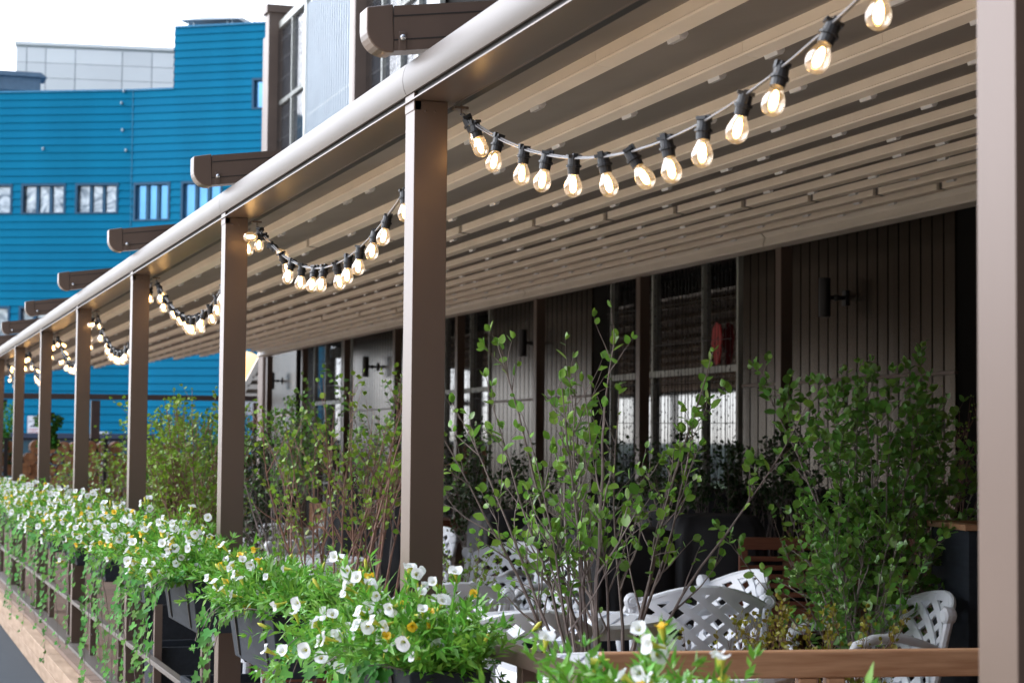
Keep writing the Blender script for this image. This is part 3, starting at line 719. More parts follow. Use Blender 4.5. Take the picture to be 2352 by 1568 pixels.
k.bar((x0l-.5, LY-.3, 1.74), (x1l, LY-.3, 1.74), .035, .035); k.bar((x0l-.5, LY-.3, .30), (x1l, LY-.3, .30), .03, .03); k.build('rail', m_black, fr)
for px in (12, 241, 480, 600):
    x = at(px, 1100, Y=LY-.3).x; k = MB(); k.box(x-.035, x+.035, LY-.33, LY-.27, .24, 1.74); k.build('upright', m_black, fr)
k = MB()
for x in np.arange(x0l-.3, x1l, .12): k.bar((x, LY-.29, .3), (x, LY-.29, 1.74), .004, .004, (1, 0, 0))
for z in np.arange(.4, 1.7, .12): k.bar((x0l-.5, LY-.29, z), (x1l, LY-.29, z), .004, .004)
k.build('mesh', m_black, fr)
# brown gantry frame behind
FY = 41.0
fr = thing('brown_steel_frame', 'brown steel frame with a long crossbeam in front of the blue wall', 'frame', (at(218, 1100, Y=FY).x, FY, 0), world=True)
m_fb = mat('brown_steel', (.045, .028, .024), .5)
pa = at(-40, 908, Y=FY); pb = at(640, 908, Y=FY)
k = MB(); k.bar((pa.x, FY, pa.z), (pb.x, FY, pa.z+.03), .12, .11); k.build('crossbeam', m_fb, fr)
for px in (218, 590, -200):
    x = at(px, 1000, Y=FY).x; k = MB(); k.box(x-.09, x+.09, FY-.06, FY+.06, 0, pa.z-.06); k.build('post', m_fb, fr, bevel=.004)
# ribbed cream awning and globe lamp beyond the wall end
aw = thing('ribbed_awning', 'cream ribbed awning end seen past the far end of the restaurant wall', 'awning', (8.4, 43, 0), world=True)
AY = 43
A0 = at(552, 908, Y=AY); A1 = at(612, 800, Y=AY); 
k = MB(); k.bar(A0, A1+(A1-A0)*.3, .12, .12, (0, 1, 0)); k.build('rafter', m_gutter, aw)
for i in range(8):
    t = i/7; p = A0.lerp(A1+(A1-A0)*.3, t); k = MB(); k.box(p.x+.05, p.x+3.2, AY-.06, AY+.06, p.z-.05, p.z+.05); k.box(p.x+.05, p.x+3.2, AY+.06, AY+.10, p.z+.05, p.z+.2, 1); k.build('slat', [m_gutter, m_fabric], aw)
k = MB(); k.box(A0.x, A0.x+4, AY-.1, AY+.1, A0.z-.42, A0.z-.10); k.build('valance', m_white, aw)
k = MB(); k.box(A0.x-.06, A0.x+.04, AY-.05, AY+.05, 0, A0.z); k.build('post', m_white, aw)
k = MB(); k.lathe([(0, .42)]+[(.42*math.sin(a), .42*math.cos(a)) for a in np.linspace(.15, PI-.15, 14)]+[(0, -.42)], 20, T=Matrix.Translation(at(562, 850, Y=44.2)))
gl = k.build('globe_lamp', emis('globe_warm', (1, .62, .25), 1.0), smooth=True); tag(gl, 'big warm lit globe lamp behind the thick post at the far terrace end', 'lamp')

# ================================================================== STREET SIDE (what the glass and metal reflect, plus unseen helpers added for the light)
tag(sheet('bounce_sheet', -45, .3, -13, 61, .02, mat('bounce_paving', (.68, .57, .45), .8, 0, .08, 1.5, bump=.2)), kind='structure')  # unseen pale sheet added to bounce light up under the canopy
opp = thing('pale_building', 'long pale building across the street, seen only as a reflection in the windows', 'building', (-30, 70, 0), world=True)
k = MB(); k.box(-60, 2, 92, 104, 0, 2.0); k.box(-46, -34, -20, 92, 0, 7); k.build('wall', mat('pale_wall', (.8, .81, .82), .7), opp)
k = MB()
for i in range(20):
    x = -58+i*3.0; k.box(x, x+1.3, 91.94, 92, .5, 1.4)
for i in range(26):
    y = -16+i*4.2; k.box(-34, -33.94, y, y+1.6, 1, 3.4)
tag(k.build('window', m_glassd, opp), kind='stuff')

tag(opp, 'long pale building across the street mirrored in the restaurant windows')
bk = thing('unseen_shade_block', 'unseen dark brown block added behind the camera to shade the posts', 'building', (15, -20, 0), world=True)  # added out of view to keep sky light off the near post faces
k = MB(); k.box(-24, 45, -26, -14, 0, 10.5); k.build('wall', mat('shade_block_wall', (.09, .07, .06), .8, bump=.3), bk)
k = MB()
for i in range(14):
    for j in range(2): k.box(-5+i*3.4, -3.4+i*3.4, -14, -13.95, 1.2+j*3.5, 3.2+j*3.5)
tag(k.build('window', m_glassd, bk), kind='stuff')

# ================================================================== FURNITURE
DZ = .24
def thick(k, pts_a, pts_b, nrm, th):     # ribbon between two polylines, given thickness
    n = len(pts_a); vs = []
    for a, b_, q in zip(pts_a, pts_b, nrm): vs += [a+q*th/2, b_+q*th/2, b_-q*th/2, a-q*th/2]
    fs = []
    for i in range(n-1):
        o = i*4; p = o+4; fs += [(o, o+1, p+1, p), (o+1, o+2, p+2, p+1), (o+2, o+3, p+3, p+2), (o+3, o, p, p+3)]
    fs += [(3, 2, 1, 0), (n*4-4, n*4-3, n*4-2, n*4-1)]; k.add(vs, fs)
def lattice(k, inside, fmap, box, ang, pitch, hw, th, woff=.004):
    u0, u1, v0, v1 = box; cx, cy = (u0+u1)/2, (v0+v1)/2; Rr = math.hypot(u1-u0, v1-v0)/2
    for s in (1, -1):
        d = (math.cos(ang), s*math.sin(ang)); nn = (-d[1], d[0]); m = int(Rr/pitch)+1
        for i in range(-m, m+1):
            off = (i+.5)*pitch; run = []; t = -Rr
            while t <= Rr+.01:
                u, v = cx+nn[0]*off+d[0]*t, cy+nn[1]*off+d[1]*t
                if inside(u, v): run.append((u, v))
                elif run:
                    if len(run) > 2: _rib(k, run, nn, fmap, hw, th, s*woff)
                    run = []
                t += .012
            if len(run) > 2: _rib(k, run, nn, fmap, hw, th, s*woff)
def _rib(k, run, nn, fmap, hw, th, wo):
    run = run[::3]+[run[-1]] if len(run) > 6 else run
    A = []; B_ = []; N_ = []
    for u, v in run:
        a = fmap(u-nn[0]*hw, v-nn[1]*hw, wo); b_ = fmap(u+nn[0]*hw, v+nn[1]*hw, wo)
        q = (fmap(u, v, wo+.01)-fmap(u, v, wo)).normalized(); A.append(a); B_.append(b_); N_.append(q)
    thick(k, A, B_, N_, th)
def make_chair():
    r = thing('garden_chair', 'white lattice garden chair', 'chair', (0, 0, 0), group='white lattice garden chairs')
    # local: origin on floor, sitter faces +Y, back at -Y
    H0, H1, HW = .40, .735, .255
    def top(u): return H1+.078*(1-(u/HW)**2)
    def fm(u, v, w):
        t = (v-H0)/.4
        return Vector((u*(1+.10*t), -.20-.13*t+.10*(u/HW)**2*(.6+.4*t)+w, v))
    ins = lambda u, v: abs(u) < HW and H0 < v < top(u)
    k = MB(); lattice(k, ins, fm, (-HW, HW, H0, H1+.078), math.radians(40), .072, .0155, .012)
    # rim
    out = [(HW, H0), (HW, H0+.1), (HW, H0+.2), (HW, H1)]+[(u, top(u)) for u in np.linspace(HW, -HW, 15)[1:]]+[(-HW, H0+.2), (-HW, H0+.1), (-HW, H0)]+[(u, H0) for u in np.linspace(-HW, HW, 9)[1:]]
    cx, cy = 0, .57
    A = []; B_ = []; N_ = []
    for u, v in out:
        A.append(fm(u, v, 0)); ui, vi = u*.92, cy+(v-cy)*.88; B_.append(fm(ui, vi, 0)); N_.append((fm(u, v, .01)-fm(u, v, 0)).normalized())
    thick(k, A, B_, N_, .018)
    k.tube([fm(u, v+.002, 0) for u, v in out[3:19]], .011, 6)
    k.build('backrest', m_white, r)
    for s in (-1, 1):
        k = MB(); p = [fm(s*(HW+.022), v, .0) for v in np.linspace(H0-.05, H1+.0, 7)]
        k.tube(p, [.019, .019, .018, .018, .018, .019, .020], 8)
        T = Matrix.Translation(p[-1]+Vector((0, .004, .012))) @ Matrix.Rotation(PI/2, 4, 'X') 
        k.lathe([(0, -.026), (.024, -.026), (.034, -.018), (.036, 0), (.034, .018), (.024, .026), (.018, .022), (.012, .028), (0, .028)], 14, T=T)
        k.build('back_post', m_white, r, smooth=False)
        k = MB(); a = fm(s*(HW+.022), .60, 0)
        pts = [a, a+Vector((s*.02, .10, .035)), Vector((s*.30, .02, .66)), Vector((s*.31, .14, .655)), Vector((s*.31, .22, .63)), Vector((s*.30, .245, .59)), Vector((s*.30, .215, .565)), Vector((s*.30, .195, .59))]
        k.tube(pts, [.016, .018, .021, .022, .021, .019, .016, .010], 8); k.tube([(s*.30, .23, .59), (s*.29, .20, .50), (s*.255, .20, .42)], .015, 7); k.build('armrest', m_white, r, smooth=True)
        for (ya, yb, xa) in ((.20, .26, .24), (-.2, -.30, .22)):
            k = MB(); k.tube([(s*xa, ya, .42), (s*(xa+.015), ya+(yb-ya)*.3, .28), (s*(xa+.0), ya+(yb-ya)*.6, .13), (s*(xa+.03), yb, 0)], [.022, .019, .017, .02], 7); k.build('leg', m_white, r, smooth=True)
    k = MB(); pr = [(.26*abs(math.cos(t))**.6*(1 if math.cos(t) > 0 else -1), .01+.24*abs(math.sin(t))**.6*(1 if math.sin(t) > 0 else -1)) for t in np.linspace(0, 2*PI, 25)[:-1]]
    k.add([(x, y, z) for z in (.395, .43) for x, y in pr], [tuple(range(24))[::-1], tuple(range(24, 48))]+[(i, (i+1) % 24, 24+(i+1) % 24, 24+i) for i in range(24)])
    k.build('seat', m_white, r, bevel=.008)
    return r
chair0 = make_chair()
used = [False]
def at_h(px, py, z): return at(px, py, Z=z)
def put_chair(px, ptop, rz_rel, label, ztop=None, tilt=0):
    # px, ptop: where the top of the back sits; the chair back top is .81 above the deck
    p = at_h(px, ptop, ztop or DZ+.812)
    rz = rz_rel
    base = Vector((p.x, p.y, DZ))-Matrix.Rotation(rz, 3, 'Z') @ Vector((0, -.33, 0))
    if used[0]: return copy_tree(chair0, base, rz, label, rot=(tilt, 0, rz))
    chair0.location = base; chair0.rotation_euler = (tilt, 0, rz); chair0['label'] = label; used[0] = True; return chair0
V = -YAW   # rotation that makes a chair face away from the camera
put_chair(1622, 1350, V+.10, 'white lattice chair seen square from behind, right of the tall leafy shrub, biggest fully seen')
put_chair(2165, 1362, V+1.85, 'white lattice chair turned sideways beside the dark grey planter at far right')
put_chair(1738, 1312, V+1.97, 'white lattice chair leaning sideways behind the one right of the tall shrub')
put_chair(1190, 1247, V+2.45, 'white lattice chair facing the camera under the twiggy shrub, behind the round table')
put_chair(1340, 1272, V+2.0, 'white lattice chair seen from its side behind the crossing grey stems')
put_chair(1052, 1342, V+.45, 'white lattice chair whose back rises right beside the thick centre post')
put_chair(1225, 1408, V+.35, 'white lattice chair nearest the camera, its broad back above the flower box')
put_chair(640, 1204, V+.05, 'white lattice chair seen from behind just right of the second thick post')
put_chair(735, 1232, V+.5, 'white lattice chair between the two round tables left of the birch stems')
put_chair(912, 1225, V+1.7, 'white lattice chair edge on, left of the thick centre post')
put_chair(1018, 1212, V+2.3, 'white lattice chair with scrolled arm just right of the thick centre post')
put_chair(740, 1320, V+.6, 'white lattice chair low behind the flowers left of the centre post')
def table(px, py, lab, rad=.42, zt=.74, n=0):
    p = at_h(px, py, DZ+zt)
    r = thing('garden_table', lab, 'table', (p.x, p.y, DZ), .3, 'round white garden tables')
    k = MB(); ins = lambda u, v: u*u+v*v < (rad-.02)**2
    fm = lambda u, v, w: Vector((u, v, zt+w))
    lattice(k, ins, fm, (-rad, rad, -rad, rad), PI/4, .07, .024, .008, .003)
    k.lathe([(rad-.05, zt-.006), (rad-.05, zt+.008), (rad, zt+.008), (rad+.012, zt-.005), (rad+.01, zt-.045), (rad-.004, zt-.048), (rad-.01, zt-.008), (rad-.05, zt-.006)], 40)
    k.build('tabletop', m_white, r)
    for j in range(4):
        a = PI/4+j*PI/2; c, s = math.cos(a), math.sin(a); k = MB()
        k.tube([(c*.30, s*.30, zt-.01), (c*.24, s*.24, .52), (c*.12, s*.12, .33), (c*.2, s*.2, .12), (c*.34, s*.34, 0)], [.02, .017, .018, .018, .022], 7); k.build('leg', m_white, r, smooth=True)
    return r
table(1300, 1422, 'round white lattice table in the middle behind the nearest white chair', .38)
table(1480, 1535, 'round white lattice table just behind the front bench rail', .44)
table(690, 1285, 'round white lattice table behind the yellow and white flowers left of the centre post', .42)

def bench(name, lab, p, rz, L, m, zt=.90, cat='bench'):
    r = thing(name, lab, cat, (p.x, p.y, DZ), rz)
    # origin at floor under left end of the back; length +X; sitter faces +Y (away)
    def B(nm, *a):
        k = MB(); k.box(*a); o = k.build(nm, m, r, bevel=.005); return o
    B('top_rail', 0, L, -.022, .022, zt-.068, zt)
    B('low_rail', .05, L-.05, -.015, .015, zt-.44, zt-.39)
    npan = 3; pw = L/npan
    for i in range(npan):
        x0 = i*pw+(.0 if i == 0 else .012); x1 = (i+1)*pw-(.0 if i == npan-1 else .012)
        B('stile', x0, x0+.05, -.018, .018, zt-.39, zt-.068); B('stile', x1-.05, x1, -.018, .018, zt-.39, zt-.068)
        z = zt-.105
        while z > zt-.38: B('slat', x0+.05, x1-.05, -.009, .009, z-.028, z); z -= .05
    for i in range(6): B('seat_slat', 0, L, .04+i*.075, .04+i*.075+.06, .40, .422)
    for x in (0.0, L-.055):
        B('leg', x, x+.055, -.03, .02, 0, zt-.44 if False else zt-.39); B('leg', x, x+.055, .44, .49, 0, .60); B('armrest', x-.005, x+.06, .02, .52, .60, .63)
    B('seat_rail', .055, L-.055, .45, .48, .34, .40)
    return r
p = at_h(1378, 1497, DZ+.90)
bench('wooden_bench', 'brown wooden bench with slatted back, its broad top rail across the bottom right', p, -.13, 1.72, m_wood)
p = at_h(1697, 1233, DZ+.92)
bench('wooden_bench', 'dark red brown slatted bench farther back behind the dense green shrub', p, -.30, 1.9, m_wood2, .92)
# wooden stools, chairs
def stool(name, lab, p, rz, w, d, h, m, cat, back=False):
    r = thing(name, lab, cat, (p.x, p.y, DZ), rz)
    k = MB(); n = 4
    for i in range(n): k.box(-w/2+i*w/n+.003, -w/2+(i+1)*w/n-.003, -d/2, d/2, h-.025, h)
    k.build('top' if not back else 'seat', m, r, bevel=.004)
    for x in (-w/2+.02, w/2-.06):
        for y in (-d/2+.02, d/2-.06):
            k = MB(); k.box(x, x+.04, y, y+.04, 0, h-.025 if not (back and y > 0) else h+.42); k.build('leg', m, r, bevel=.003)
    k = MB()
    for y in (-d/2+.02, d/2-.045): k.box(-w/2+.06, w/2-.06, y, y+.025, h-.095, h-.027)
    k.build('apron', m, r)
    if back:
        for z in (h+.14, h+.25, h+.36):
            k = MB(); k.prism([(-w/2+.06, d/2-.045), (w/2-.06, d/2-.045), (w/2-.06, d/2-.025), (0, d/2-.005), (-w/2+.06, d/2-.025)], 'z', z, z+.06); k.build('back_slat', m, r)
    return r
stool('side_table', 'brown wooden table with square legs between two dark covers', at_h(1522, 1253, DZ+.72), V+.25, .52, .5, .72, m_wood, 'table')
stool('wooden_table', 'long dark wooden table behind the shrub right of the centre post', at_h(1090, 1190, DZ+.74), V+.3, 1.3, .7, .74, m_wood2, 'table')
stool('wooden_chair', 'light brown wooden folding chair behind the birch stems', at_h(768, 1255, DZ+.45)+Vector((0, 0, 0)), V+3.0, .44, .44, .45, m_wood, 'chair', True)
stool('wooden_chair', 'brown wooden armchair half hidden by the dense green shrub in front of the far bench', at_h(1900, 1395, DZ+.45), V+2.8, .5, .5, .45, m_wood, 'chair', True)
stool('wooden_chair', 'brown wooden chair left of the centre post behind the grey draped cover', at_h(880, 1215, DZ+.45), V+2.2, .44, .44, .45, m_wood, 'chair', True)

def cover(lab, px, ptop, w, d, h, rz, seed, taper=.06):
    p = at_h(px, ptop, DZ+h); R = random.Random(seed)
    r = thing('furniture_cover', lab, 'furniture cover', (p.x, p.y, DZ), rz, 'dark weather covers over stored furniture')
    n = 88; m = 16; vs = []; ph = [R.uniform(0, 6) for _ in range(6)]; fr = [R.choice((5, 7, 9, 12, 16)) for _ in range(6)]
    for j in range(m+1):
        t = j/m
        for i in range(n):
            a = 2*PI*i/n; c, s = math.cos(a), math.sin(a); e = .42
            x = w/2*abs(c)**e*(1 if c > 0 else -1); y = d/2*abs(s)**e*(1 if s > 0 else -1)
            f = sum(math.sin(a*fr[q]+ph[q]+t*1.2) for q in range(6))/6
            sc = 1+taper*t**1.3+.17*f*t**.8
            rnd = (1-.16*max(0, (.1-t)/.1)**2)
            vs.append((x*sc*rnd, y*sc*rnd, h*(1-t)+(.0 if j else 0)+.008*f*(1-t)))
    k = MB(); k.add(vs, [(j*n+i, j*n+(i+1) % n, (j+1)*n+(i+1) % n, (j+1)*n+i) for j in range(m) for i in range(n)])
    o = len(k.v); inner = [(x*.6, y*.6, z+.014) for x, y, z in vs[:n]]; k.add(inner+[(0, 0, h+.012)], [(i, (i+1) % n, n) for i in range(n)])
    k.f += [((i+1) % n, i, o+i, o+(i+1) % n) for i in range(n)]; k.mi += [0]*n
    k.build('cloth', m_cover, r, smooth=True)
cover('tall dark grey cover over a chair, second dark shape right of the centre post', 1175, 1175, .55, .6, .98, V+.2, 1)
cover('dark grey draped cover rising behind the crossing grey shrub stems', 1335, 1195, .75, .6, .95, V-.2, 2)
cover('narrow dark grey cover directly left of the brown side table', 1432, 1215, .62, .6, .92, V+.3, 3)
cover('grey creased cover between the brown side table and the dark red brown bench', 1636, 1185, .62, .7, 1.0, V, 4)
cover('long black cover stretching behind the dark red brown bench back', 1790, 1128, 2.0, .9, 1.12, V+.12, 5, .02)
cover('tall slate cover behind the birch stems left of the centre post', 862, 1130, .6, .65, 1.12, V, 6)
cover('low black cover behind the green bushes right of the second post', 610, 1105, .9, .8, .95, V, 7)

def planter(lab, x, y, w, d, h, m=None, rim=None, flare=.02, rz=0, name='planter_box', z0=DZ):
    r = thing(name, lab, 'planter', (x, y, z0), rz, None)
    t = .022; k = MB()
    def trap(ax):  # four sides with slight flare
        pass
    W0, D0, W1, D1 = w/2-flare, d/2-flare, w/2, d/2
    o = [(-W0, -D0, 0), (W0, -D0, 0), (W0, D0, 0), (-W0, D0, 0), (-W1, -D1, h), (W1, -D1, h), (W1, D1, h), (-W1, D1, h)]
    i_ = [(-W1+t, -D1+t, h), (W1-t, -D1+t, h), (W1-t, D1-t, h), (-W1+t, D1-t, h), (-W1+t, -D1+t, h-.05), (W1-t, -D1+t, h-.05), (W1-t, D1-t, h-.05), (-W1+t, D1-t, h-.05)]
    k.add(o+i_, [(0, 3, 2, 1), (0, 1, 5, 4), (1, 2, 6, 5), (2, 3, 7, 6), (3, 0, 4, 7), (4, 5, 9, 8), (5, 6, 10, 9), (6, 7, 11, 10), (7, 4, 8, 11), (8, 9, 13, 12), (9, 10, 14, 13), (10, 11, 15, 14), (11, 8, 12, 15)])
    k.build('box', m or m_box, r, bevel=.004)
    s = MB(); s.add([(-W1+t, -D1+t, h-.04), (W1-t, -D1+t, h-.04), (W1-t, D1-t, h-.04), (-W1+t, D1-t, h-.04)], [(0, 1, 2, 3)]); s.build('soil', m_soil, r)
    if rim:
        q = MB()
        for a in ((-W1-.02, W1+.02, -D1-.02, -D1+.05), (-W1-.02, W1+.02, D1-.05, D1+.02), (-W1-.02, -W1+.05, -D1+.05, D1-.05), (W1-.05, W1+.02, -D1+.05, D1-.05)): q.box(*a, h, h+.025)
        q.build('rim', rim, r, bevel=.003)
    return r

# ================================================================== FLOWER BOXES on the railing
def flower_mesh(R, m, r=.024):
    k = MB(); n = 15; ring = []
    for j in range(n):
        a = 2*PI*j/n; lobe = 1-.16*(1-abs(math.cos(2.5*a)))**1.5
        ring.append((r*lobe*math.cos(a), r*lobe*math.sin(a), .006+.003*math.sin(a*3+R.uniform(0, 1))+R.uniform(-.001, .001)))
    mid = [(.45*r*math.cos(2*PI*j/n), .45*r*math.sin(2*PI*j/n), .0035) for j in range(n)]
    thr = [(.17*r*math.cos(2*PI*j/n), .17*r*math.sin(2*PI*j/n), -.004) for j in range(n)]
    k.add(mid+ring, [(j, (j+1) % n, n+(j+1) % n, n+j) for j in range(n)], 0)
    k.add(thr+mid, [(j, (j+1) % n, n+(j+1) % n, n+j) for j in range(n)], 0)
    k.add(thr+[(0, 0, -.012)], [((j+1) % n, j, n) for j in range(n)], 1)
    k.tube([(0, 0, -.032), (0, 0, -.018), (0, 0, -.007), (0, 0, .001)], [.002, .003, .005, .0075], 7, 1, cap=False)
    return k.mesh('flower', [m, m_throat], True)
RF = random.Random(77)
FW = [flower_mesh(RF, m_petal, .0130+.0021*i) for i in range(4)]; FY = [flower_mesh(RF, m_petaly, .0115+.002*i) for i in range(2)]
k = MB(); k.tube([(0, 0, 0), (0, 0, .012), (0, 0, .028), (0, 0, .036)], [.0022, .0045, .005, .001], 6); BUD = k.mesh('bud', m_throat, True)
BX0, BX1 = 1.235, 1.435
BZ = 1.13
def flower_box(kidx):
    R = random.Random(100+kidx); y0 = 3.08+1.5*kidx+{0: -.36, 1: -.10}.get(kidx, .05 if kidx % 2 else 0); yc = y0+.4; xc = (BX0+BX1)/2
    near = kidx < 6
    pos = 'closest to the camera, at the bottom edge' if kidx == 0 else '%s from the camera along the railing' % ORD[kidx]
    bx = planter('charcoal wooden flower box hooked on the railing, '+pos, xc, yc, BX1-BX0, .80, .20, m_box, None, .028, 0, 'flower_box', BZ-.20)
    bx['group'] = 'charcoal flower boxes along the railing'
    for yy in (-.25, .25):
        k = MB(); k.tube([(.10, yy, .215), (.06, yy, .21), (-.085, yy, .205), (-.104, yy, .19), (-.09, yy, .10), (-.078, yy, .02), (-.06, yy, -.006), (.09, yy, -.006), (.105, yy, .05)], .0045, 5); k.build('bracket', m_black, bx)
    look = ['white and yellow', 'mostly white', 'white and yellow', 'leafy green with few white', 'white and yellow', 'densely white'][kidx % 6]
    pl = thing('flowering_plant', '%s petunias and ivy in the %s flower box from the camera' % (look, ORD[kidx]), 'flowers', (xc, yc, BZ-.05-(.01 if kidx == 0 else 0)), group='petunias and ivy in the flower boxes')
    lf = Leaves('lance'); st = MB(); fl = []
    nspr = 300 if kidx < 4 else (210 if kidx < 8 else 150)
    for i in range(nspr):
        bxx = R.uniform(-.08, .08); byy = R.uniform(-.38, .38)
        out = R.random()
        side = -1 if R.random() < (.68 if kidx != 2 else .5) else 1
        d = Vector((side*R.uniform(.1, 1.15), byy*.5+R.gauss(0, .38), R.uniform(.35, 1.0))).normalized()
        if byy < -.25 and R.random() < .6: d = Vector((R.gauss(0, .5), -R.uniform(.4, 1), R.uniform(.5, 1))).normalized()
        L = R.uniform(.10, .30)*(.80 if kidx == 2 else (.92 if kidx == 0 else 1)); p = Vector((bxx, byy, .03)); pts = [p.copy()]; nseg = 9; droop = R.uniform(.6, 2.6)*(1.2 if d.x < -.5 else .7)
        if side > 0: L *= .8
        for q in range(nseg):
            d = (d+Vector((R.gauss(0, .10), R.gauss(0, .10), -droop*L/nseg*1.5+R.gauss(0, .05)))).normalized(); p = p+d*(L/nseg); pts.append(p.copy())
            if q < 1: continue
            for s in range(2 if not near else 3):
                sd = rv(R); sd = (sd-d*sd.dot(d)).normalized()
                lf.add(p-d*R.uniform(0, L/nseg), (sd+d*R.uniform(.3, 1.2)+Vector((0, 0, .25))).normalized(), Vector((0, 0, 1))+rv(R)*.7, R.uniform(.022, .040)*(1.15 if near else 1.3))
        if i % 2 == 0: st.tube(pts[::3], .0016, 4, cap=False)
        for q in range(3): lf.add(p, (d+rv(R)*.6).normalized(), rv(R), .026)
        fl.append((p, d, pts))
    for i in range(260 if near else 160):   # small leaves filling the heart of the mound
        a = R.uniform(0, 6.28); q = Vector((.10*math.cos(a)*R.uniform(.3, 1.15), R.uniform(-.40, .40), R.uniform(.03, .13))); lf.add(q, (Vector((q.x*5, q.y, .6))+rv(R)*.9).normalized(), rv(R), R.uniform(.026, .042))
    st.build('stems', m_petleaf, pl, fix=False); lf.build('foliage', m_petleaf, pl)
    # flowers sit on the outside of the mound
    nf = {0: 84, 1: 88, 2: 34, 3: 86, 4: 88, 5: 90}[kidx % 6]; ny = {0: 9, 1: 9, 2: 10, 3: 8, 4: 12, 5: 8}[kidx % 6]
    if kidx > 5: nf = 88
    R.shuffle(fl); cnt = 0
    cc = [(R.uniform(-.14, .0), R.uniform(-.35, .35)) for _ in range(4)]
    fl2 = sorted(fl, key=lambda t: -(t[0].z*1.0-t[0].x*.9-t[0].y*.25+R.gauss(0, .09)-1.1*min(math.hypot(t[0].x-a, t[0].y-b) for a, b in cc)))
    for (p, d, pts) in fl2[:nf+ny]:
        yel = cnt % max(2, (nf+ny)//ny) == 1; cnt += 1
        me = R.choice(FY if yel else FW)
        nrm = (Vector((p.x*3.0-.3, p.y*.8-.35, .5))+rv(R)*.85).normalized()
        o = bpy.data.objects.new('yellow_flower' if yel else 'white_flower', me); C.objects.link(o); o.parent = pl
        o.location = p+nrm*.022+Vector((0, 0, .006)); o.rotation_euler = nrm.to_track_quat('Z', 'Y').to_euler()
        f = 1.0 if near else 1.15; o.scale = (f,)*3
    # buds
    for (p, d, pts) in R.sample(fl, 14 if near else 0):
        o = bpy.data.objects.new('bud', BUD); C.objects.link(o); o.parent = pl; o.location = p+Vector((0, 0, .004))
        o.rotation_euler = (d+Vector((0, 0, .5))).normalized().to_track_quat('Z', 'Y').to_euler()
    # trailing ivy
    iv = Leaves('ivy'); vs = MB(); ns = {0: 8, 1: 10, 2: 6, 3: 12}.get(kidx, 10)
    for i in range(ns):
        yy = max(-.41, min(.41, R.choice((-.36, -.05, .30))+R.gauss(0, .055))); sgn = -1 if R.random() < .85 else 1
        p = Vector((sgn*R.uniform(.06, .10), yy, .05)); d = Vector((sgn*1.0, R.gauss(0, .4), .35)).normalized()
        L = R.uniform(.2, .75) if R.random() < .75 else R.uniform(.7, 1.0)
        n = int(L/.028); pts = [p.copy()]
        for q in range(n):
            g = min(1, q/5); tgt = Vector((R.gauss(0, .25), R.gauss(0, .28), -1))
            d = (d*(1-.32*g)+tgt*.32*g+rv(R)*.10).normalized(); p = p+d*.028
            if p.z < -.98: break
            pts.append(p.copy())
            if q > 0 and R.random() < .93:
                o_ = (Vector((sgn*.8, 0, .1))+rv(R)*.8).normalized()
                l = R.uniform(.024, .050)*(1-.45*q/n)
                iv.add(p+o_*.012, (o_*.6+Vector((0, 0, -.8))+rv(R)*.35).normalized(), (Vector((-.9, -.4, .5))+rv(R)*.55).normalized(), l*1.12)
        vs.tube(pts[::2] if len(pts) > 4 else pts, .0015, 4, cap=False)
    for i in range(60 if near else 40):   # ivy crowning the mound
        p = Vector((R.uniform(-.13, .09), R.uniform(-.42, .42), R.uniform(.04, .12))); iv.add(p, (Vector((-.6, -.3, 0))+rv(R)*.8).normalized(), (Vector((-.4, -.4, .8))+rv(R)*.4).normalized(), R.uniform(.028, .05))
    vs.build('ivy_stems', m_stem, pl, fix=False); iv.build('ivy', m_ivy, pl)
for kk in range(13): flower_box(kk)

